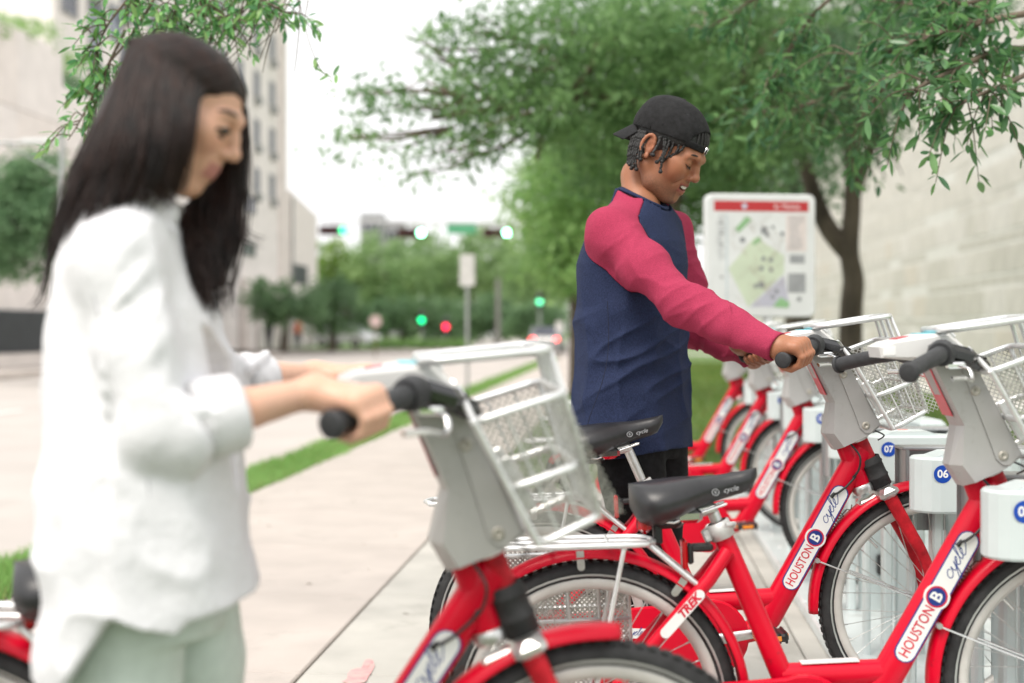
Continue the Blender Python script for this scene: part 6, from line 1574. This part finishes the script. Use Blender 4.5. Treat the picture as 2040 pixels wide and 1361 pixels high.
# the forked tree by the wall
d = 14.0
tree('oak_tree', 'forked oak tree with slim dark trunk right of the map sign', G0(1694, d), [G0(1694, d), at(1695, 640, d), at(1700, 560, d), at(1692, 500, d), at(1698, 400, d), at(1695, 290, d), at(1675, 190, d), at(1655, 60, d)],
     [(1690, 90, 13.5, 190, 110, 1.6), (1830, 60, 13.0, 150, 80, 1.4), (1560, 130, 13.5, 130, 110, 1.3), (1700, 210, 12.8, 140, 70, 1.2), (1780, 335, 13.2, 50, 25, .4), (1620, 250, 13.2, 90, 60, .9), (1750, 20, 14, 200, 60, 2.0)],
     9000, .085, GRD, 31, 45, limbs=[([at(1692, 505, d), at(1650, 455, d + .1), at(1622, 390, d + .2), at(1600, 320, d + .3), at(1560, 220, d + .5), at(1500, 120, d + .7)], .105, .05), ([at(1697, 400, d), at(1725, 320, d - .1), at(1760, 230, d - .3), at(1820, 120, d - .5)], .075, .03)], r=(.125, .055))
# the big spreading oak behind the man
d = 12.5
tree('oak_tree', 'large spreading oak whose limbs hang over the road behind the man', G0(1300, d), [G0(1300, d), at(1302, 640, d), at(1310, 520, d), at(1330, 400, d), at(1360, 280, d), at(1370, 170, d)],
     [(1330, 110, 12.5, 240, 150, 1.8), (1180, 90, 12, 170, 120, 1.4), (1150, 215, 12, 190, 70, 1.2), (1280, 300, 12.5, 190, 110, 1.3), (1440, 250, 12.5, 170, 140, 1.5), (1450, 390, 13, 90, 60, .9), (1330, 430, 13, 90, 70, .9), (960, 170, 11.5, 150, 55, .9), (1000, 240, 11.5, 140, 60, .9), (860, 205, 11.2, 110, 35, .6), (760, 205, 11.0, 80, 30, .5), (730, 285, 11.0, 80, 22, .5), (850, 300, 11.2, 90, 35, .6), (830, 350, 11.2, 60, 30, .5), (930, 300, 11.3, 70, 30, .5), (850, 75, 11.2, 80, 40, .5), (920, 50, 11.3, 60, 32, .5), (990, 70, 11.4, 70, 35, .5), (1060, 30, 11.5, 90, 26, .6), (1040, 120, 11.5, 90, 50, .8), (1500, 40, 12.5, 160, 90, 1.5), (1530, 170, 13, 110, 130, 1.2)],
     40000, .078, ((.088, .195, .072), (.26, .43, .165)), 32, 40, limbs=[([at(1362, 270, d), at(1315, 215, d - .2), at(1230, 190, d - .4), at(1120, 195, d - .7), at(1000, 215, d - 1), at(860, 235, d - 1.2)], .12, .02), ([at(1125, 195, d - .7), at(1085, 250, d - .7), at(1070, 320, d - .7)], .05, .012), ([at(1130, 190, d - .7), at(1180, 130, d - .7), at(1190, 60, d - .6)], .05, .015), ([at(1005, 215, d - 1), at(920, 150, d - 1.1), at(850, 85, d - 1.2)], .03, .008), ([at(1362, 260, d), at(1480, 160, d), at(1560, 40, d)], .09, .03)], r=(.17, .10), mat=bark2)
tree('oak_tree', 'dark oak standing behind the map sign', G0(1590, 18), [G0(1590, 18), at(1590, 600, 18), at(1585, 450, 18), at(1570, 330, 18)],
     [(1530, 330, 18, 150, 130, 2), (1420, 330, 18, 120, 130, 1.6), (1590, 220, 18, 160, 140, 2.0)], 7000, .13, GRD, 33, 45, r=(.2, .11))
tree('oak_tree', 'leafy oak filling the gap at the man\'s back', G0(1155, 24), [G0(1155, 24), at(1155, 600, 24), at(1150, 500, 24), at(1160, 400, 24)],
     [(1130, 400, 24, 110, 110, 2.2), (1080, 330, 24, 80, 60, 1.6), (1120, 530, 24, 85, 60, 2), (1210, 350, 24, 130, 150, 2.4), (1060, 410, 24, 60, 50, 1.3)], 9000, .17, GRL, 34, 45, r=(.2, .12))
# trees round the junction and along the far street
GRF = ((.18, .31, .13), (.36, .50, .22)); GRM = ((.11, .20, .10), (.22, .36, .17))
fart = [(565, 72, 600, 90, 45, 'round green street tree before the pale arcade', GRM), (660, 76, 610, 75, 55, 'green street tree over the parked white car', GRM), (690, 120, 530, 75, 65, 'light yellow-green tree beyond the left signal', ((.20, .32, .08), (.36, .50, .15))), (770, 118, 540, 95, 85, 'bushy green tree between the left and middle signals', GRF), (850, 125, 535, 95, 85, 'green tree behind the middle green signal', GRF), (935, 120, 535, 85, 85, 'green tree behind the tall pale road sign', GRF), (1010, 122, 530, 90, 90, 'green tree below the right green signal', GRF), (1080, 110, 530, 80, 95, 'green tree just left of the man\'s shirt', GRF), (800, 100, 630, 80, 42, 'dark low tree above the small green signal', GRM), (900, 105, 635, 70, 36, 'dark low tree above the small red signal', GRM), (990, 100, 630, 80, 42, 'dark low tree behind the grey pole', GRM), (1070, 92, 635, 60, 38, 'dark low tree behind the lit car lamps', GRM)]
for i, (px, d, py, rx, ry, lab, cols) in enumerate(fart):
    s = d / FPX
    tree('street_tree', lab, G0(px, d), [G0(px, d), at(px + 4, (655 + py) / 2 + 20, d), at(px, py, d)], [(px, py, d, rx, ry, rx * s * .8), (px - rx * .45, py + ry * .3, d, rx * .6, ry * .6, rx * s * .5), (px + rx * .45, py + ry * .25, d, rx * .6, ry * .6, rx * s * .5)], 2600, .009 * d * .55, cols, 40 + i, 40, group='trees round the far junction', r=(.22, .12))
tree('street_tree', 'mid green tree across the road at the far left', G0(120, 33), [G0(120, 33), at(118, 600, 33), at(100, 480, 33)], [(40, 430, 33, 110, 110, 1.5), (95, 390, 33, 70, 90, 1.0), (0, 500, 33, 100, 70, 1.2), (110, 470, 33, 60, 80, .9), (60, 340, 33, 70, 45, .9), (-40, 420, 33, 80, 120, 1.2)], 11000, .19, ((.10, .20, .10), (.24, .39, .20)), 60, 40, group='trees round the far junction', r=(.14, .08))
o = leafcloud('median_hedge', [tuple(at(750 + i * 22, 686, 84)) for i in range(9)], [(.45, .6, .32)] * 9, 3000, .2, GRL, 71, leafm); tag(o, 'low bright hedge along the far side of the junction', 'hedge')
o = leafcloud('far_woods', [tuple(at(600 + i * 45, 590 + 12 * math.sin(i), 170)) for i in range(14)], [(4.5, 5, 5.4)] * 14, 12000, .7, GRF, 72, leafm); tag(o, 'green mass of trees closing the street far off', 'woods', kind='stuff')

# ---------------------------------------------------------------- sharp overhanging branches
def big_leaf(seed):
    """narrow oak leaf with a folded midrib; unit length along +x"""
    r_ = np.random.default_rng(seed); st = [0, .12, .3, .52, .74, .9, 1.0]; wd = [.012, .07, .135, .165, .13, .07, .004]; vs = []; fs = []
    for i, (t, w) in enumerate(zip(st, wd)):
        z = -.10 * t * t + .02 * math.sin(t * 7); vs += [(t, -w, z + w * .32), (t, 0, z), (t, w, z + w * .32)]
    for i in range(6):
        for j in (0, 1): a = i * 3 + j; fs.append((a, a + 1, a + 4, a + 3))
    return np.array(vs), np.array(fs)
LV, LF = big_leaf(0)
leaf_cols = [((.075, .185, .068)), ((.11, .25, .088)), ((.060, .155, .070)), ((.17, .33, .12))]
leaf_mats = [M('oak_leaf_%s' % 'abcd'[i], c, .32, var=.12, scale=30, spec=.5, coat=.15) for i, c in enumerate(leaf_cols)]
light_mats = [M('young_leaf_%s' % 'abcd'[i], c, .35, var=.12, scale=30, spec=.45) for i, c in enumerate(((.16, .34, .09), (.24, .45, .14), (.10, .25, .08), (.32, .52, .19)))]
for m_ in leaf_mats + light_mats:
    nt = m_.node_tree; b_ = nt.nodes['Principled BSDF']; tr_ = nt.nodes.new('ShaderNodeBsdfTranslucent'); ms_ = nt.nodes.new('ShaderNodeMixShader'); ms_.inputs['Fac'].default_value = .3
    nt.links.new(b_.inputs['Base Color'].links[0].from_socket, tr_.inputs['Color']); nt.links.new(b_.outputs['BSDF'], ms_.inputs[1]); nt.links.new(tr_.outputs['BSDF'], ms_.inputs[2]); nt.links.new(ms_.outputs['Shader'], nt.nodes['Material Output'].inputs['Surface'])
def branch_tree(label, base, trunk, boughs, n_single, seed, lsize, light=False, per=11, stuff_cols=GR, droop=.35, tw_len=(.10, .26), r=(.16, .10)):
    t = empty('oak_tree', base, label=label, cat='tree'); inv = -Vector(base); r_ = np.random.default_rng(seed)
    limb([Vector(p) + inv for p in trunk], r[0], r[1], 'trunk', t, bark)
    Mx = []; tw = MB()
    for (pts, r0, ntw, spread) in boughs:
        q = catmull([Vector(p) + inv for p in pts], 8); tw.tube(q, [r0 * (1 - .8 * i / len(q)) for i in range(len(q))], 7, False)
        for k in range(ntw):
            i = int((.25 + .75 * r_.random()) * (len(q) - 1)); p0 = q[i]; d_ = Vector(r_.normal(0, 1, 3)); d_.z -= droop; d_.normalize(); tdir = (q[min(i + 1, len(q) - 1)] - q[max(0, i - 1)]).normalized(); d_ = (d_ * spread + tdir * .6).normalized(); L = r_.uniform(*tw_len)
            mid = p0 + d_ * L * .5 + Vector((0, 0, .015)); e = p0 + d_ * L + Vector((0, 0, -L * .18)); cq = catmull([p0, mid, e], 5); tw.tube(cq, [.0032 * (1 - .65 * j / len(cq)) for j in range(len(cq))], 5, False)
            for j in range(per):
                tt = 1 - (j / per) ** 1.3 * .85; pt = cq[int(tt * (len(cq) - 1))]; a = r_.uniform(0, 6.28); side = d_.orthogonal().normalized(); oth = d_.cross(side); ld = (d_ * r_.uniform(.3, 1.0) + (side * math.cos(a) + oth * math.sin(a)) * .9 + Vector((0, 0, -.25))).normalized()
                up = Vector((0, 0, 1)) + Vector(r_.normal(0, .45, 3)); yv = up.cross(ld).normalized(); zv = ld.cross(yv); s = lsize * r_.uniform(.55, 1.3)
                Mx.append((pt, ld, yv, zv, s))
    tw.build('twigs', bark2, t, fix=False)
    # the largest leaves (nearest the lens) are leaves of their own, the rest one joined mass
    Mx.sort(key=lambda a: -a[4] / max(.5, (a[0] - inv).y)); meshes = []
    for mt in (light_mats if light else leaf_mats):
        o = mesh_np('leaf', LV, LF, mt, t); meshes.append(o.data); bpy.data.objects.remove(o)
    for i, (pt, ld, yv, zv, s) in enumerate(Mx[:n_single]):
        o = bpy.data.objects.new('leaf', meshes[int(r_.choice(4, p=[.35, .3, .2, .15]))]); link(o, t)
        m4 = Matrix.Identity(4)
        for a in range(3): m4[a][0] = ld[a] * s; m4[a][1] = yv[a] * s; m4[a][2] = zv[a] * s; m4[a][3] = pt[a]
        o.matrix_basis = m4
    rest = Mx[n_single:]
    if rest:
        P0 = np.array([m[0] for m in rest]); A = np.array([m[1] for m in rest]); B = np.array([m[2] for m in rest]); Cc = np.array([m[3] for m in rest]); S_ = np.array([m[4] for m in rest])
        V = P0[:, None] + S_[:, None, None] * (LV[None, :, 0:1] * A[:, None] + LV[None, :, 1:2] * B[:, None] + LV[None, :, 2:3] * Cc[:, None]); nL = len(LV)
        F = (LF[None] + (np.arange(len(rest)) * nL)[:, None, None]).reshape(-1, 4); c = (np.array(leaf_cols) * (2.0 if light else 1.0))[r_.choice(4, len(rest), p=[.35, .3, .2, .15])]
        tag(mesh_np('leaf_mass', V.reshape(-1, 3), F, leafm, t, True, np.repeat(c, nL, 0)), kind='stuff')
    return t
# right: bough of a tree standing out of frame beside the docks
d = 5.2
bx = Vector((3.6, 6.6, -.03))
branch_tree('oak bough with crisp dark leaves hanging in from the upper right', bx, [bx, bx + Vector((0, 0, 1.5)), bx + Vector((-.1, -.1, 3.2)), bx + Vector((-.2, -.2, 4.5))],
    [([bx + Vector((-.1, -.1, 3.0)), at(2160, 80, 5.6), at(2000, 100, 5.2), at(1880, 150, 5.0), at(1800, 190, 4.9)], .022, 44, .9), ([at(2160, 20, 5.6), at(2030, 30, 5.2), at(1900, 60, 5.2), at(1790, 90, 5.4), at(1690, 110, 5.8)], .016, 46, .9), ([at(2100, 120, 5.3), at(2020, 160, 5.0), at(1950, 190, 4.8), at(1900, 215, 4.8)], .012, 26, .8),
     ([at(1900, 30, 5.6), at(1760, 120, 6.2), at(1650, 190, 6.6), at(1580, 215, 6.8), at(1480, 225, 7)], .012, 34, .8), ([at(1700, -40, 5.8), at(1620, 30, 6.2), at(1560, 120, 6.2), at(1530, 170, 6.2)], .010, 26, .8), ([at(1600, -60, 6), at(1500, 0, 6.4), at(1440, 40, 6.6), at(1400, 60, 6.8)], .010, 20, .8), ([at(1780, 150, 6.2), at(1720, 230, 6.4), at(1690, 300, 6.6)], .008, 20, .8), ([at(2060, -40, 5.4), at(1960, 0, 5.4), at(1850, 10, 5.6), at(1740, 0, 6)], .012, 34, .9)],
    290, 81, .066, per=11, r=(.15, .09))
# top left: lighter sprays over the woman's head
bx = Vector((-2.50, 5.2, -.03))
branch_tree('oak bough with light green sprays above the woman\'s head', bx, [bx, bx + Vector((0, 0, 1.4)), bx + Vector((.1, 0, 3.0)), bx + Vector((.3, 0, 4.3))],
    [([bx + Vector((.1, 0, 3.2)), at(200, -120, 5.3), at(330, -50, 5.2), at(420, 10, 5.2), at(470, 60, 5.2)], .02, 30, .8), ([at(330, -60, 5.2), at(300, 10, 5.1), at(255, 80, 5.1), at(200, 150, 5.1), at(175, 220, 5.1)], .008, 26, .75), ([at(250, 60, 5.1), at(205, 150, 5.1), at(160, 240, 5.1), at(135, 280, 5.1)], .006, 14, .6), ([at(300, -80, 5.0), at(260, -10, 5.0), at(215, 50, 5.0), at(190, 110, 5.0)], .007, 26, .8), ([at(420, -70, 5.2), at(480, -20, 5.2), at(540, 10, 5.2), at(580, 30, 5.2)], .007, 22, .8), ([at(340, -40, 5.2), at(350, 20, 5.2), at(320, 60, 5.2), at(290, 100, 5.2)], .006, 20, .8), ([at(360, -60, 5.3), at(400, 0, 5.3), at(370, 60, 5.3), at(330, 95, 5.3)], .008, 30, .8), ([at(430, -60, 5.3), at(500, 0, 5.3), at(440, 40, 5.3), at(420, 80, 5.3)], .007, 12, .7)],
    240, 82, .046, light=True, per=9, tw_len=(.06, .18), r=(.13, .08))
m = MB(); r_ = np.random.default_rng(90)                              # bare twigs of the same bough
tl_ = [o for o in bpy.data.objects if o.get('label', '').startswith('oak bough with light green')][0]
for k in range(26):
    a = at(r_.uniform(440, 640), -40 + r_.uniform(0, 30), 5.3); b_ = at(a.x * FPX / 5.3 + CX + r_.uniform(-120, 10), r_.uniform(30, 165), 5.3 + r_.uniform(-.1, .1)); mid = (a + b_) / 2 + Vector((r_.normal(0, .03), r_.normal(0, .03), r_.uniform(-.05, .03)))
    m.tube([p - tl_.location for p in catmull([a, mid, b_], 4)], [.0030 - .0016 * i / 9 for i in range(9)], 4, False)
m.tube([p - tl_.location for p in catmull([at(590, -30, 5.3), at(605, 40, 5.3), at(618, 90, 5.3), at(640, 140, 5.3), at(662, 155, 5.3)], 5)], .0016, 4, False)
m.build('twigs', bark2, tl_, fix=False)
LVt = []; 
def add_leaf(parent, p, ld, s, mi):
    up = Vector((.2, -.6, .7)); ld = ld.normalized(); yv = up.cross(ld).normalized(); zv = ld.cross(yv); src = [o for o in bpy.data.objects if o.name.startswith('leaf') and o.parent == parent and o.type == 'MESH' and o.name.split('.')[0] == 'leaf'][mi]
    o = bpy.data.objects.new('leaf', src.data); link(o, parent); m4 = Matrix.Identity(4)
    for a in range(3): m4[a][0] = ld[a] * s; m4[a][1] = yv[a] * s; m4[a][2] = zv[a] * s; m4[a][3] = (p - parent.location)[a]
    o.matrix_basis = m4
for k, (px, py) in enumerate(((604, 40), (606, 42), (603, 44), (627, 118), (630, 122), (625, 124), (650, 146), (658, 150), (664, 152), (645, 148), (652, 156), (670, 148), (662, 180), (664, 195))): add_leaf(tl_, at(px, py, 5.3), Vector((r_.normal(), r_.normal(), r_.normal() - .3)), .05, k)
